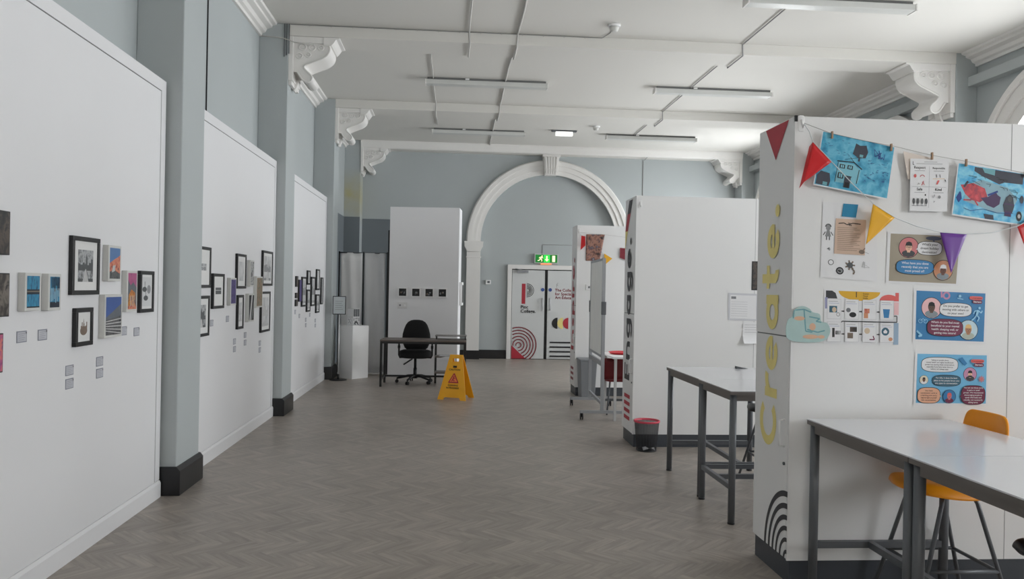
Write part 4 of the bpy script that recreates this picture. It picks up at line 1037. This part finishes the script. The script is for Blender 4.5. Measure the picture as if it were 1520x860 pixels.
# little pencil drawings: a plain doll, pebbles, a twig
s.ell(.035, .285, .014, .016, G2); s.arc(.035, .29, .018, .018, .007, G3, 0, PI); s.poly([(.018, .235), (.052, .235), (.043, .27), (.027, .27)], G2); s.line([(.027, .235), (.027, .215)], .006, G3); s.line([(.043, .235), (.043, .215)], .006, G3); s.line([(.02, .262), (.008, .242)], .005, G3); s.line([(.05, .262), (.062, .242)], .005, G3)
scrib(s, .04, .165, .009, G3, 5, 8)
s.ell(.055, .09, .016, .016, G3); s.ell(.055, .09, .012, .012, PAPER); s.ell(.105, .045, .021, .021, INK); s.ell(.105, .045, .015, .014, G2); scrib(s, .105, .043, .011, INK, 6, 10)
for i in range(7): s.line([(.16, .08), (.16+.028*math.cos(i*.9), .08+.028*math.sin(i*.9))], .008, G4)
s.ell(.16, .08, .016, .016, G3); s.line([(.17, .065), (.185, .045), (.178, .03)], .008, G4); scrib(s, .245, .085, .022, G1, 8, 12, .002); s.line([(.215, .165), (.25, .155), (.262, .15)], .002, G2)
s.poly([(.115, .425), (.2, .422), (.188, .348), (.107, .352)], mat('turquoise_card', (14, 126, 166), .5))
BEI = mat('beige_paper', (206, 178, 158), .6); s.poly([(.075, .34), (.245, .338), (.24, .14), (.07, .14)], BEI)
scrib(s, .155, .31, .012, INK, 9, 10, .002); s.line([(.09, .312), (.12, .316), (.14, .306), (.17, .316), (.215, .312)], .005, INK)
for i in range(13): s.rect(.085, .085+(.11, .125, .09, .13)[i % 4], .288-.0105*i, .290-.0105*i, G4)
s.ell(.222, .158, .016, .012, G4); s.line([(.228, .165), (.24, .18)], .005, G4)
sheetobj(s, 'drawing_sheet', 'white drawing sheet with beige written note and turquoise square', 'drawing')
# paper cloud, sticks out over the corner
cpts = []
base = [(.0, .05), (.02, .0), (.13, -.012), (.22, .0), (.252, .05), (.235, .095), (.20, .105), (.19, .145), (.15, .155), (.13, .175), (.09, .188), (.05, .17), (.035, .13), (.01, .11)]
for i in range(len(base)):
    p0, p1, p2, p3 = base[i-1], base[i], base[(i+1) % len(base)], base[(i+2) % len(base)]
    for t_ in (0, .33, .66): cpts.append(tuple(.5*(2*p1[k]+(p2[k]-p0[k])*t_+(2*p0[k]-5*p1[k]+4*p2[k]-p3[k])*t_*t_+(3*p1[k]-p0[k]-3*p2[k]+p3[k])*t_**3) for k in (0, 1)))
CL = mat('cloud_sea_green', (172, 198, 196), .7, var=.12, scale=12); CL2 = mat('cloud_dark_teal', (110, 160, 168), .7); CL3 = mat('cloud_peach', (216, 176, 148), .7)
s = Sheet(O=(1.826, YF-.012, 1.347)); s.prism([(x, z) for x, z in cpts], 0, .002, 'y', CL)
s.v = [(x+1.826, y+YF-.012, z+1.347) for x, y, z in s.v]
s.k = 2
R = random.Random(11)
for pts, m in (([(.05, .165), (.10, .17), (.14, .155)], CL2), ([(.10, .17), (.112, .05), (.15, .045)], CL2), ([(.13, .13), (.19, .12), (.17, .105), (.2, .1)], CL2), ([(.12, .06), (.18, .045), (.22, .055)], CL2), ([(.045, .165), (.04, .12)], CL2)): s.line(pts, .007, m)
for x, y, a, b_ in ((.075, .12, .03, .012), (.15, .075, .018, .02), (.14, .02, .045, .012), (.20, .02, .02, .01)): s.ell(x, y, a, b_, CL3)
sheetobj(s, 'paper_cloud', 'sea-green painted paper cloud stuck over the cabinet corner', 'paper cloud')

# clothesline with pegged pictures
YL = 4.10
line_pts = [(1.896, YL, 2.535), (2.05, YL, 2.485), (2.23, YL, 2.452), (2.414, YL, 2.425), (2.63, YL, 2.383), (2.819, YL, 2.357), (3.185, YL, 2.30), (3.5, YL, 2.26)]
tag(MB().tube(line_pts, .0014, mat('grey_string', (168, 166, 162), .7), n=6).build('clothesline'), 'thin grey string sagging across the top of the Create cabinet wall', 'string')
TQ = art('turquoise_wash', [(36, 124, 164), (66, 160, 196), (110, 190, 216), (76, 166, 200)], 7, 7, .5); TQ2 = art('bright_blue_wash', [(30, 130, 190), (60, 170, 218), (130, 204, 228), (64, 172, 214)], 6, 6, .5)
DSL = mat('painted_dark_slate', (62, 66, 78), .6, var=.2, scale=20); REDP = art('painted_red', [(120, 30, 60), (190, 44, 56), (214, 70, 80)], 14, 5, 1.); PURP = mat('painted_plum', (76, 52, 92), .6, var=.2, scale=20); NAVY = mat('painted_navy', (34, 62, 134), .6, var=.2)
s = Sheet(quad=q3([(2.003, 2.496), (2.418, 2.421), (2.38, 2.131), (1.956, 2.2)], YF-.028), w=.42, h=.295)
s.rect(0, .42, 0, .295, PAPER); s.rect(.006, .418, .007, .294, TQ)
s.poly([(.19, .21), (.20, .27), (.225, .262), (.26, .27), (.275, .235), (.265, .20), (.225, .192)], DSL); s.rect(.23, .25, .20, .215, mat('painted_pale_teal', (110, 170, 180), .6))
s.poly([(.012, .01), (.085, .01), (.09, .04), (.08, .08), (.03, .085), (.012, .06)], DSL); s.rect(.05, .075, .012, .03, mat('painted_pale_teal', (110, 170, 180), .6))
HP = mat('painted_house_pale', (128, 190, 206), .6, var=.1)
s.poly([(.115, .04), (.22, .045), (.245, .06), (.25, .125), (.21, .155), (.12, .15)], HP)
s.line([(.11, .155), (.205, .165), (.255, .135)], .006, INK); s.line([(.18, .19), (.205, .165)], .003, INK); s.line([(.115, .04), (.117, .15)], .003, INK); s.line([(.235, .05), (.24, .13)], .004, INK); s.line([(.15, .17), (.24, .20)], .002, INK); s.rect(.225, .235, .175, .195, DSL)
for x, y, w_, h_ in ((.128, .12, .03, .022), (.172, .122, .03, .022), (.125, .065, .032, .03)):
    s.rect(x, x+w_, y, y+h_, INK); s.rect(x+.006, x+w_*.45, y+.004, y+h_-.004, HP); s.rect(x+w_*.55, x+w_-.006, y+.004, y+h_-.004, HP)
s.rect(.165, .20, .02, .085, DSL); s.rect(.17, .195, .02, .05, INK); s.rect(.162, .203, .08, .085, INK)
R = random.Random(21)
for i in range(26): 
    x, y = R.uniform(.27, .40), R.uniform(.06, .2); s.line([(x, y), (x+R.uniform(-.012, .012), y+R.uniform(-.008, .008)), (x+R.uniform(0, .018), y)], .002, NAVY)
for i in range(14):
    x, y = R.uniform(.02, .17), R.uniform(.19, .28); s.line([(x, y), (x+.012, y+R.uniform(-.004, .004))], .002, NAVY)
scrib(s, .325, .235, .022, NAVY, 22, 14, .003); scrib(s, .35, .225, .018, NAVY, 23, 8, .003)
sheetobj(s, 'hanging_painting', 'turquoise painting of a house pegged nearest the hook', 'painting', 'paintings pegged to the string')
s = Sheet(quad=q3([(2.786, 2.35), (3.205, 2.297), (3.193, 2.003), (2.754, 2.055)], YF-.028), w=.42, h=.295)
s.rect(0, .42, 0, .295, PAPER); s.rect(.006, .414, .008, .29, TQ2)
s.poly([(.10, .285), (.39, .288), (.385, .23), (.28, .225), (.25, .21), (.15, .24), (.10, .262)], DSL); s.poly([(.145, .285), (.22, .288), (.22, .255), (.16, .262)], mat('painted_pale_teal', (110, 170, 180), .6))
s.poly([(.06, .09), (.24, .05), (.33, .07), (.36, .14), (.30, .2), (.15, .22), (.06, .18)], mat('painted_grey_wash', (140, 176, 190), .6, var=.2, scale=10))
s.poly([(.03, .175), (.055, .18), (.10, .195), (.17, .175), (.19, .13), (.15, .095), (.10, .10), (.06, .13)], REDP); s.line([(.05, .165), (.07, .20)], .012, DSL)
s.poly([(.15, .12), (.19, .13), (.235, .165), (.245, .15), (.265, .14), (.26, .10), (.23, .075), (.19, .085)], PURP); s.line([(.10, .10), (.055, .095)], .008, REDP); s.line([(.12, .10), (.14, .075)], .008, REDP); s.line([(.19, .14), (.245, .17)], .01, NAVY)
s.poly([(.29, .06), (.335, .06), (.345, .10), (.335, .15), (.315, .165), (.295, .145), (.28, .10)], DSL); s.ell(.318, .138, .012, .016, G3); s.line([(.285, .108), (.345, .108)], .006, PURP); s.rect(.292, .33, .04, .07, PURP)
s.poly([(.012, .10), (.03, .14), (.038, .13), (.045, .10), (.03, .075)], NAVY); s.poly([(.175, .035), (.23, .035), (.235, .01), (.185, .008)], DSL)
s.ell(.375, .05, .016, .028, INK); s.ell(.375, .05, .008, .012, G1); s.ell(.385, .145, .011, .022, DSL)
for i in range(16):
    x, y = R.uniform(.05, .33), R.uniform(.15, .25); s.line([(x, y), (x+R.uniform(.01, .05), y+R.uniform(-.003, .003)), (x+R.uniform(.01, .05), y-.014)], .002, INK)
s.line([(.06, .05), (.1, .04), (.17, .06), (.25, .05), (.34, .06)], .003, NAVY)
sheetobj(s, 'hanging_painting', 'bright blue painting with red figure pegged at the right photo edge', 'painting', 'paintings pegged to the string')
s = Sheet(quad=q3([(2.51, 2.362), (2.731, 2.364), (2.728, 2.073), (2.511, 2.072)], YF-.028), w=.22, h=.29)
s.rect(0, .22, 0, .29, PAPER); s.line([(.015, .275), (.015, .257), (.022, .257)], .003, INK)
s.rect(.08, .155, .272, .274, GREYINK); s.rect(.035, .185, .262, .264, GREYINK)
for (tx, x, y) in (('Respect', .055, .235), ('Responsible', .165, .235), ('Safe', .055, .115), ('Kind', .165, .115)): s.text(tx, x, y, .021 if len(tx) < 9 else .015, INK, 'c', .015); s.rect(x-.03, x+.03, y-.012, y-.010, GREYINK)
s.line([(.11, .25), (.11, .02)], .001, GREYINK); s.line([(.01, .135), (.21, .135)], .001, GREYINK)
s.ell(.028, .195, .008, .010, CORAL); s.arc(.07, .19, .014, .012, .005, PROSE, 0, PI); scrib(s, .078, .155, .013, PROSE, 31, 9, .003); scrib(s, .05, .15, .008, G2, 32, 6, .002)
s.line([(.15, .205), (.153, .188)], .004, G3); s.line([(.17, .205), (.173, .188)], .004, G3); s.line([(.13, .18), (.2, .182)], .002, BLOND); s.poly([(.15, .15), (.16, .15), (.17, .172), (.158, .172)], CORAL); scrib(s, .2, .17, .009, G3, 33, 7, .002)
for i in range(4): s.ell(.022+.024*i, .055, .008, .016, G3); s.rect(.021+.024*i, .024+.024*i, .028, .05, G3)
s.line([(.01, .03), (.095, .03)], .003, G2); s.ell(.088, .09, .004, .005, INK); scrib(s, .135, .085, .01, G2, 34, 7, .002); s.ell(.17, .08, .008, .009, G2); scrib(s, .14, .05, .007, G2, 35, 6, .002)
sheetobj(s, 'hanging_sheet', 'white four-box sheet headed Respect and Kind pegged to the string', 'worksheet')
s = Sheet(quad=q3([(2.471, 2.402), (2.64, 2.37), (2.62, 2.2), (2.50, 2.25)], YF-.022), w=.15, h=.15)
s.rect(0, .15, 0, .15, mat('cream_paper', (222, 210, 200), .6))
sheetobj(s, 'hanging_sheet', 'cream paper corner poking out behind the Respect worksheet', 'paper')
PEG = mat('wooden_peg', (168, 136, 108), .6, var=.15, scale=30)
p0 = None
for x, z, lb in ((2.054, 2.475, 'wooden peg at the left of the house painting'), (2.392, 2.418, 'wooden peg at the right of the house painting'), (2.628, 2.378, 'wooden peg on the Respect worksheet'),
                 (2.827, 2.347, 'wooden peg at the left of the bright blue painting'), (3.175, 2.295, 'wooden peg at the right of the bright blue painting')):
    if p0 is None:
        p0 = thing('clothes_peg', lb, 'clothes peg', (x, YL-.004, z), 0, 'wooden clothes pegs on the string')
        MB().box(-.0045, .0045, -.006, -.001, -.020, .020, PEG).build('peg_half', p0, bevel=.001); MB().box(-.0045, .0045, .001, .006, -.020, .020, PEG).build('peg_half', p0, bevel=.001)
        MB().cyl((-.006, 0, .004), (.006, 0, .004), .0035, STEEL, n=8).build('spring', p0)
    else: dup(p0, (x, YL-.004, z), label=lb)
# bunting
t = thing('bunting', 'pennant bunting with red, yellow and purple flags on the Create cabinet wall', 'bunting', (1.896, 4.08, 2.53))
bo = Vector((1.896, 4.08, 2.53))
rib = [(1.896, 2.53), (1.915, 2.49), (1.939, 2.43), (2.047, 2.325), (2.165, 2.21), (2.285, 2.104), (2.412, 2.03), (2.54, 1.985), (2.672, 1.957), (2.828, 1.95), (2.97, 1.96), (3.12, 2.0), (3.24, 2.06), (3.5, 2.2)]
RIBM = mat('white_ribbon', (218, 222, 224), .5)
MB().tube([(x-bo.x, (.02 if i < 1 else -.0), z-bo.z) for i, (x, z) in enumerate(rib)], .0026, RIBM, n=6).build('ribbon', t)
PENR = mat('red_pennant_plastic', (204, 24, 30), .35, var=.08); PENY = mat('yellow_pennant_plastic', (236, 176, 36), .35, var=.06); PENP = mat('purple_pennant_plastic', (104, 50, 148), .3, var=.08)
for (a, b2, c), m, lb in (((( 1.939, 2.43), (2.047, 2.325), (1.892, 2.21)), PENR, 'folded red pennant nearest the hook'), (((2.285, 2.104), (2.412, 2.03), (2.249, 1.879)), PENY, 'yellow pennant'), (((2.672, 1.957), (2.828, 1.95), (2.741, 1.731)), PENP, 'purple pennant'), (((3.12, 2.0), (3.24, 2.06), (3.19, 1.835)), PENR, 'red pennant at the right edge')):
    A, B, C_ = (Vector((p[0]-bo.x, 0, p[1]-bo.z)) for p in (a, b2, c))
    g = MB(); rows = []
    for i in range(9):
        u = i/8; P0 = A+(B-A)*u; rows.append([tuple(P0+(C_-P0)*(j/8)+Vector((0, -.0025*math.sin(PI*min(1, u*1.6))*(j/8)*(1.2-j/8), 0))) for j in range(9)])
    g.grid(rows, m); o = g.build('pennant', t, solid=.0012); o['label'] = lb
    if m is PENR and a[0] < 2:
        g = MB(); g.add([tuple(A), tuple(C_), tuple(C_+Vector((-.012, .028, -.03))), tuple(A+Vector((-.006, .03, -.02)))], [(0, 1, 2, 3)], m); g.build('pennant_fold', t, solid=.001)

# ---- things on the middle cabinet wall
s = Sheet(quad=q3([(3.086, 1.932), (3.36, 1.932), (3.36, 1.632), (3.086, 1.632)], 7.818), w=.27, h=.3); s.rect(0, .27, 0, .3, INK); s.rect(.012, .26, .012, .29, A_dark)
sheetobj(s, 'photo_print', 'dark photo print half hidden behind the Create cabinet wall', 'print')
s = Sheet(quad=q3([(2.842, 1.60), (3.16, 1.595), (3.16, 1.312), (2.842, 1.318)], 7.816), w=.31, h=.28); s.rect(0, .31, 0, .28, mat('plastic_wallet', (206, 207, 212), .15)); s.rect(.02, .29, .02, .26, PAPER)
s.rect(.03, .08, .22, .245, GREYINK)
for i in range(7): s.rect(.03, .2, .19-.024*i, .192-.024*i, mat('print_line_grey', (164, 166, 172), .5))
sheetobj(s, 'notice', 'pale notice in a plastic wallet on the Engage cabinet wall', 'notice')
s = Sheet(); s.grid([[(x, -.004-.05*max(0, (.10-z)/.10)**2*(1-x/.22), z) for x in (0, .07, .14, .21)] for z in (.0, .03, .06, .1, .16, .22)], PAPER)
for i in range(4): s.rect(.02, .18, .19-.025*i, .192-.025*i, GREYINK); 
s.v = [(x, y-.0012 if k >= 24 else y, z) for k, (x, y, z) in enumerate(s.v)]
s.v = [(x, y-.004 if k >= 24 else y, z) for k, (x, y, z) in enumerate(s.v)]
tag(s.build('notice', loc=(3.0, 7.818, 1.08), fix=False), 'white sheet with curling lower corner below the plastic wallet notice', 'notice')

# ---- things on the farthest cabinet wall
A_rust = art('rust_mosaic_painting', [(40, 34, 42), (120, 84, 74), (170, 124, 106), (84, 66, 76), (160, 160, 172)], 6, 7, .8)
s = Sheet(); n_ = 10
def cur(u, v): return (u, -.012-.12*max(0, u-.12)**1.2*(1.15-v)*1.2, v)
g = MB(); g.grid([[cur(.28*i/n_*(1-.25*(1-j/n_)), .40*j/n_) for i in range(n_+1)] for j in range(n_+1)], A_rust)
tag(g.build('hanging_painting', loc=(1.995, 11.59, 2.045), solid=.001), 'rusty brown painting with a curling edge on the Inspire cabinet wall', 'painting', 'paintings pegged to the string')
t = thing('bunting', 'small bunting with red and yellow flags on the Inspire cabinet wall', 'bunting', (1.885, 11.55, 2.47))
MB().tube([(0, .02, 0), (.05, .034, -.055), (.2, .036, -.2), (.38, .02, -.31), (.52, .02, -.38)], .003, RIBM, n=6).build('ribbon', t)
g = MB(); g.add([(.03, 0, -.05), (.085, -.02, -.06), (.09, -.02, -.2), (.02, 0, -.27)], [(0, 1, 2, 3)], PENR); g.build('pennant', t, solid=.001)['label'] = 'red pennant'
g = MB(); g.add([(.385, .015, -.31), (.51, .015, -.385), (.40, .01, -.48)], [(0, 1, 2)], PENY); g.build('pennant', t, solid=.001)['label'] = 'yellow pennant'
tag(MB().tube([(1.885, 11.555, 2.47), (2.3, 11.555, 2.44), (2.8, 11.555, 2.39)], .0015, mat('grey_string', (168, 166, 162), .7), n=6).build('clothesline'), 'thin string across the Inspire cabinet wall', 'string')
s = Sheet(quad=q3([(2.51, 2.25), (2.80, 2.23), (2.79, 2.0), (2.51, 2.10)], 11.56), w=.3, h=.2); s.rect(0, .3, 0, .2, DRED)
sheetobj(s, 'hanging_painting', 'dark red painting edge peeping out beside the Engage cabinet wall', 'painting', 'paintings pegged to the string')
t = thing('wall_switch', 'tiny white switch on the Inspire cabinet wall beside the whiteboard', 'wall switch', (2.05, 11.59, 1.60))
MB().box(-.045, .045, -.012, 0, 0, .09, WHITE).build('plate', t, bevel=.003); MB().box(-.012, .014, -.016, -.012, .03, .06, GREYMET).build('rocker', t)

# ================================================================== TABLES
LT = .925
def table(name, label, loc, W, D, kind):
    t = thing(name, label, 'table', loc, 0, 'grey-legged high tables')
    MB().box(0, W, 0, D, LT-.006, LT, TTOP).build('table_top', t)
    MB().box(.001, W-.001, .001, D-.001, LT-.028, LT-.006, EDGE).build('table_core', t)
    r = .024; i_ = .032
    a = MB()
    for y in (i_, D-i_): a.box(i_+.02, W-i_-.02, y-.013, y+.013, LT-.072, LT-.028, EDGE)
    for x in (i_, W-i_): a.box(x-.013, x+.013, i_+.02, D-i_-.02, LT-.072, LT-.028, EDGE)
    a.build('apron', t)
    for x in (i_, W-i_):
        for y in (i_, D-i_):
            l = MB().cyl((x, y, .012), (x, y, LT-.028), r, GREYMET, n=20).build('leg', t)
            MB().cyl((x, y, 0), (x, y, .012), r+.001, BLACK, n=20).build('foot_cap', l)
    if kind == 'A':
        MB().box(i_, W-i_, D-i_-.015, D-i_+.015, .235, .27, GREYMET).build('footrest_bar', t)
        MB().box(W*.5-.05-.015, W*.5-.05+.015, i_, D-i_, .235, .27, GREYMET).build('stretcher', t)
        MB().box(i_, W-i_, i_-.015, i_+.015, .235, .27, GREYMET).build('footrest_bar', t)
    else:
        for x in (i_, W-i_): MB().box(x-.014, x+.014, i_, D-i_, .235, .27, GREYMET).build('end_bar', t)
        MB().box(i_, W-i_, D-i_-.014, D-i_+.014, .235, .27, GREYMET).build('footrest_bar', t)
        MB().box(i_, W-i_, D*.5-.014, D*.5+.014, .235, .27, GREYMET).build('stretcher', t)
    return t
tA = table('high_table', 'high table right before the Create cabinet wall, orange stool beside it', (1.93, 3.135, 0), .80, .935, 'A')
tB = table('high_table', 'nearest high table at the lower right photo corner', (1.93, 2.43, 0), 1.25, .70, 'B')
dup(tA, (1.928, 5.90, 0), label='far high table close to the Engage cabinet wall')
dup(tB, (1.918, 5.195, 0), label='high table just behind the yellow-lettered cabinet end, nearer of the far pair')

# ================================================================== STOOLS
def stool(label, loc, shell, rot=0):
    t = thing('high_stool', label, 'stool', loc, rot, 'moulded high stools')
    # profile: front lip, seat, back (forward = -x)
    prof_ = [(-.236, .598), (-.243, .612), (-.235, .630), (-.20, .642), (-.13, .636), (-.05, .626), (.05, .621), (.13, .631), (.19, .662), (.225, .715), (.24, .785), (.252, .86), (.262, .93), (.268, .975), (.270, .992)]
    hw_ = [.085, .11, .14, .172, .19, .198, .198, .195, .19, .185, .182, .178, .172, .158, .125]
    rows = []
    for i, ((x, z), h) in enumerate(zip(prof_, hw_)):
        r_ = []
        for j in range(-8, 9):
            u = j/8; seat = max(0, min(1, (.74-z)/.08))*min(1, i/4+.2)
            drop = seat*(.014*u*u-.062*abs(u)**7); fx = -.03*abs(u)**2.2*(1-max(0, min(1, (.74-z)/.08)))
            if i < 3: fx += .035*u*u
            r_.append((x+fx, h*u, z+drop))
        rows.append(r_)
    MB().grid(rows, shell).build('seat_shell', t, solid=.016, sub=2)
    for sx in (-1, 1):
        for sy in (-1, 1):
            MB().tube([(.03*sx, .05*sy, .602), (.06*sx, .10*sy, .600), (.08*sx, .13*sy, .585), (.095*sx, .145*sy, .55), (.245*sx, .200*sy, .012)], .011, GREYMET, n=10).build('leg', t)
    f = MB(); fx, fy, fz = .187, .180, .215
    f.tube([(-fx, -fy, fz), (fx, -fy, fz)], .010, GREYMET, n=8); f.tube([(-fx, fy, fz), (fx, fy, fz)], .010, GREYMET, n=8)
    f.tube([(-fx, -fy, fz), (-fx, fy, fz)], .010, GREYMET, n=8); f.tube([(fx, -fy, fz), (fx, fy, fz)], .010, GREYMET, n=8)
    f.build('foot_ring', t)
    MB().box(-.10, .10, -.12, .12, .592, .606, BLACK).build('seat_bracket', t, bevel=.004)
    return t
st = stool('orange moulded high stool tucked under the table before the Create cabinet wall', (2.59, 3.895, 0), ORANGE)
s2 = stool('black moulded high stool just entering at the right photo edge', (2.462, 2.79, 0), mat('black_polypropylene', (24, 24, 26), .35))
dup(s2, (2.78, 6.42, 0), label='dark moulded stool glimpsed under the far high tables')
tag(MB().prism([(0, 0), (.11, 0), (0, .022)], -.02, .02, 'y', mat('dark_grey_rubber', (70, 72, 76), .6)).build('rubber_wedge', loc=(2.53, 6.74, LT)), 'small dark wedge lying on the far high table', 'wedge')

# ================================================================== BIN, WHITEBOARD, GREY BIN, RED ITEMS
MESH = mat('black_wire_mesh', (46, 46, 50), .5, metal=.3, trans=.45)
t = thing('waste_bin', 'black mesh waste bin with a red rim by the Engage cabinet wall', 'bin', (1.97, 7.66, 0))
MB().lathe([(.098, .006), (.122, .285)], MESH, 32, capb=False, capt=False).build('mesh_body', t)
MB().lathe([(.0, .0), (.10, 0), (.102, .012), (.0, .012)], BLACK, 32).build('base', t)
MB().lathe([(.122, .284), (.130, .287), (.132, .302), (.128, .306), (.120, .302), (.120, .285)], mat('red_plastic_rim', (206, 70, 90), .4), 32, capb=False, capt=False).build('rim', t)
w_ = MB()
for i in range(24):
    a = 2*PI*i/24; w_.tube([(.0985*math.cos(a), .0985*math.sin(a), .01), (.1225*math.cos(a), .1225*math.sin(a), .285)], .0006, BLACK, n=4)
w_.build('wire', t)
g = MB(); g.grid([[(-.05+.04*i, -.05+.035*j, .015+.012*((i*7+j*5) % 3)) for i in range(4)] for j in range(3)], PAPER, smooth=False)
tag(g.build('crumpled_paper', loc=(1.97, 7.64, .0)), 'scrap of white paper inside the mesh waste bin', 'paper')

GBIN = mat('grey_bin_plastic', (128, 131, 135), .5, var=.05)
t = thing('tall_bin', 'tall grey rectangular bin against the Inspire cabinet wall', 'bin', (2.01, 11.40, 0))
MB().loft([[(sx*w_, sy*d_, z) for sx, sy in ((-1, -1), (1, -1), (1, 1), (-1, 1))] for z, w_, d_ in ((0, .10, .14), (.56, .125, .165))], GBIN, smooth=False).build('body', t, bevel=.008)
MB().box(-.135, .135, -.172, .172, .555, .585, GBIN).build('rim', t, bevel=.008)

ALU = mat('anodised_aluminium', (164, 167, 171), .4, metal=.2)
t = thing('mobile_whiteboard', 'grey mobile whiteboard on castors seen nearly edge-on', 'whiteboard', (1.862, 9.45, 0), -.045)
BL = 1.15
for y in (.0, BL):
    MB().bar((-.27, y-.0, .10), (.30, y+.0, .10), .04, .035, ALU).build('foot_bar', t)
    MB().box(-.02, .02, y-.018, y+.018, .10, 1.46, ALU).build('upright', t)
    MB().box(-.028, .028, y-.024, y+.024, 1.30, 1.46, GREYMET).build('pivot_clamp', t, bevel=.004)
    for x in (-.25, .28):
        m = MB()
        for k in (-1, 1): m.cyl((x+.007*k, y, .04), (x+.018*k, y, .04), .04, BLACK, n=16)
        m.cyl((x, y, .035), (x, y, .085), .009, BLACK, n=8); m.build('castor', t)
MB().box(-.015, .015, .03, BL-.03, .80, 1.99, mat('dull_grey_board', (240, 241, 238), .5)).build('board', t)
f = MB()
for z in (.785, 1.985): f.box(-.02, .02, .02, BL-.02, z-.015, z+.015, ALU)
for y in (.03, BL-.03): f.box(-.02, .02, y-.012, y+.012, .785, 1.985, ALU)
f.build('board_frame', t)
MB().box(-.014, .014, .018, BL-.018, .66, .72, ALU).box(-.012, .012, .018, BL-.018, .18, .22, ALU).build('cross_bar', t)

t = thing('white_table', 'white table half hidden behind the Engage cabinet wall', 'table', (1.985, 9.34, 0))
MB().box(-.02, 1.3, -.02, .68, .765, .79, WHITE).build('table_top', t, bevel=.003)
for x in (.02, 1.26):
    for y in (.02, .64): MB().box(x-.015, x+.015, y-.015, y+.015, 0, .765, mat('pale_grey_leg', (196, 196, 196), .4)).build('leg', t)
MB().box(.02, 1.26, .62, .66, .16, .19, GREYMET).build('stretcher', t)
t = thing('round_tray', 'bright red shallow round tray on the half-hidden white table', 'tray', (2.19, 9.78, .79))
MB().lathe([(.13, 0), (.16, .004), (.185, .022), (.19, .026), (.183, .028), (.15, .010), (0, .008)], mat('bright_red_plastic', (206, 30, 44), .35), 36).build('tray_body', t)
DR2 = mat('dark_red_plastic', (104, 8, 20), .4)
t = thing('red_chair', 'dark red plastic chair under the half-hidden white table', 'chair', (2.20, 10.02, 0))
MB().loft([sup(0, .0, z, .21*k, .20*k, 4, 24) for z, k in ((.425, .96), (.43, 1), (.45, 1), (.455, .97))], DR2).build('seat', t)
g = MB(); g.grid([[(.27*u/4, -.19-.03*(j/5)+.02*abs(u/4)**2, .46+.27*j/5) for u in range(-4, 5)] for j in range(6)], DR2); g.build('backrest', t, solid=.014)
for x in (-.17, .17):
    for y in (-.16, .16): MB().tube([(x*.9, y*.9, .43), (x*1.15, y*1.15, .0)], .011, GREYMET, n=8).build('leg', t)

# ================================================================== CAMERA
yaw, pitch, roll, f_ = .0763, -.001, .0189, 1150.
F = Vector((math.sin(yaw)*math.cos(pitch), math.cos(yaw)*math.cos(pitch), math.sin(pitch)))
r0 = Vector((math.cos(yaw), -math.sin(yaw), 0)); u0 = r0.cross(F)
r = r0*math.cos(roll)+u0*math.sin(roll); u = u0*math.cos(roll)-r0*math.sin(roll)
cd = bpy.data.cameras.new('camera'); cam = bpy.data.objects.new('camera', cd); COL.objects.link(cam)
cam.matrix_world = Matrix(((r.x, u.x, -F.x, 0), (r.y, u.y, -F.y, 0), (r.z, u.z, -F.z, 1.6), (0, 0, 0, 1)))
cd.sensor_fit = 'HORIZONTAL'; cd.sensor_width = 36; cd.lens = 36*f_/1520; cd.clip_start = .05; cd.clip_end = 100
sc.camera = cam

# ================================================================== LIGHT
wd = bpy.data.worlds.new('overcast_sky'); sc.world = wd; wd.use_nodes = True
bg = wd.node_tree.nodes['Background']; bg.inputs[0].default_value = (.86, .93, 1, 1); bg.inputs[1].default_value = 1.6
POW = {0: 250, 1: 230, 2: 225, 3: 255, 4: 310}
for k, (y0, y1) in enumerate(BAYS):
    l = bpy.data.lights.new('window_daylight', 'AREA'); l.shape = 'RECTANGLE'; l.size = 2.1; l.size_y = 2.9; l.energy = POW[k]; l.color = (.95, .98, 1)
    o = bpy.data.objects.new('window_daylight', l); COL.objects.link(o)
    o.location = (XR+.26, (y0+y1)/2, 2.5); o.rotation_euler = (0, PI/2, 0)
l = bpy.data.lights.new('rear_fill_lamp', 'AREA'); l.shape = 'RECTANGLE'; l.size = 3.8; l.size_y = 2.6; l.energy = 170; l.color = (1, .97, .94)  # added fill lamp behind the camera, brightens the faces turned towards it
o = bpy.data.objects.new('rear_fill_lamp', l); COL.objects.link(o); o.location = (-.2, Y0+.12, 2.9); o.rotation_euler = (PI/2, 0, PI)
sc.view_settings.view_transform = 'Standard'
sc.view_settings.look = 'None'
sc.view_settings.exposure = 0
sc.cycles.max_bounces = 10
sc.cycles.diffuse_bounces = 6
sc.cycles.transparent_max_bounces = 12
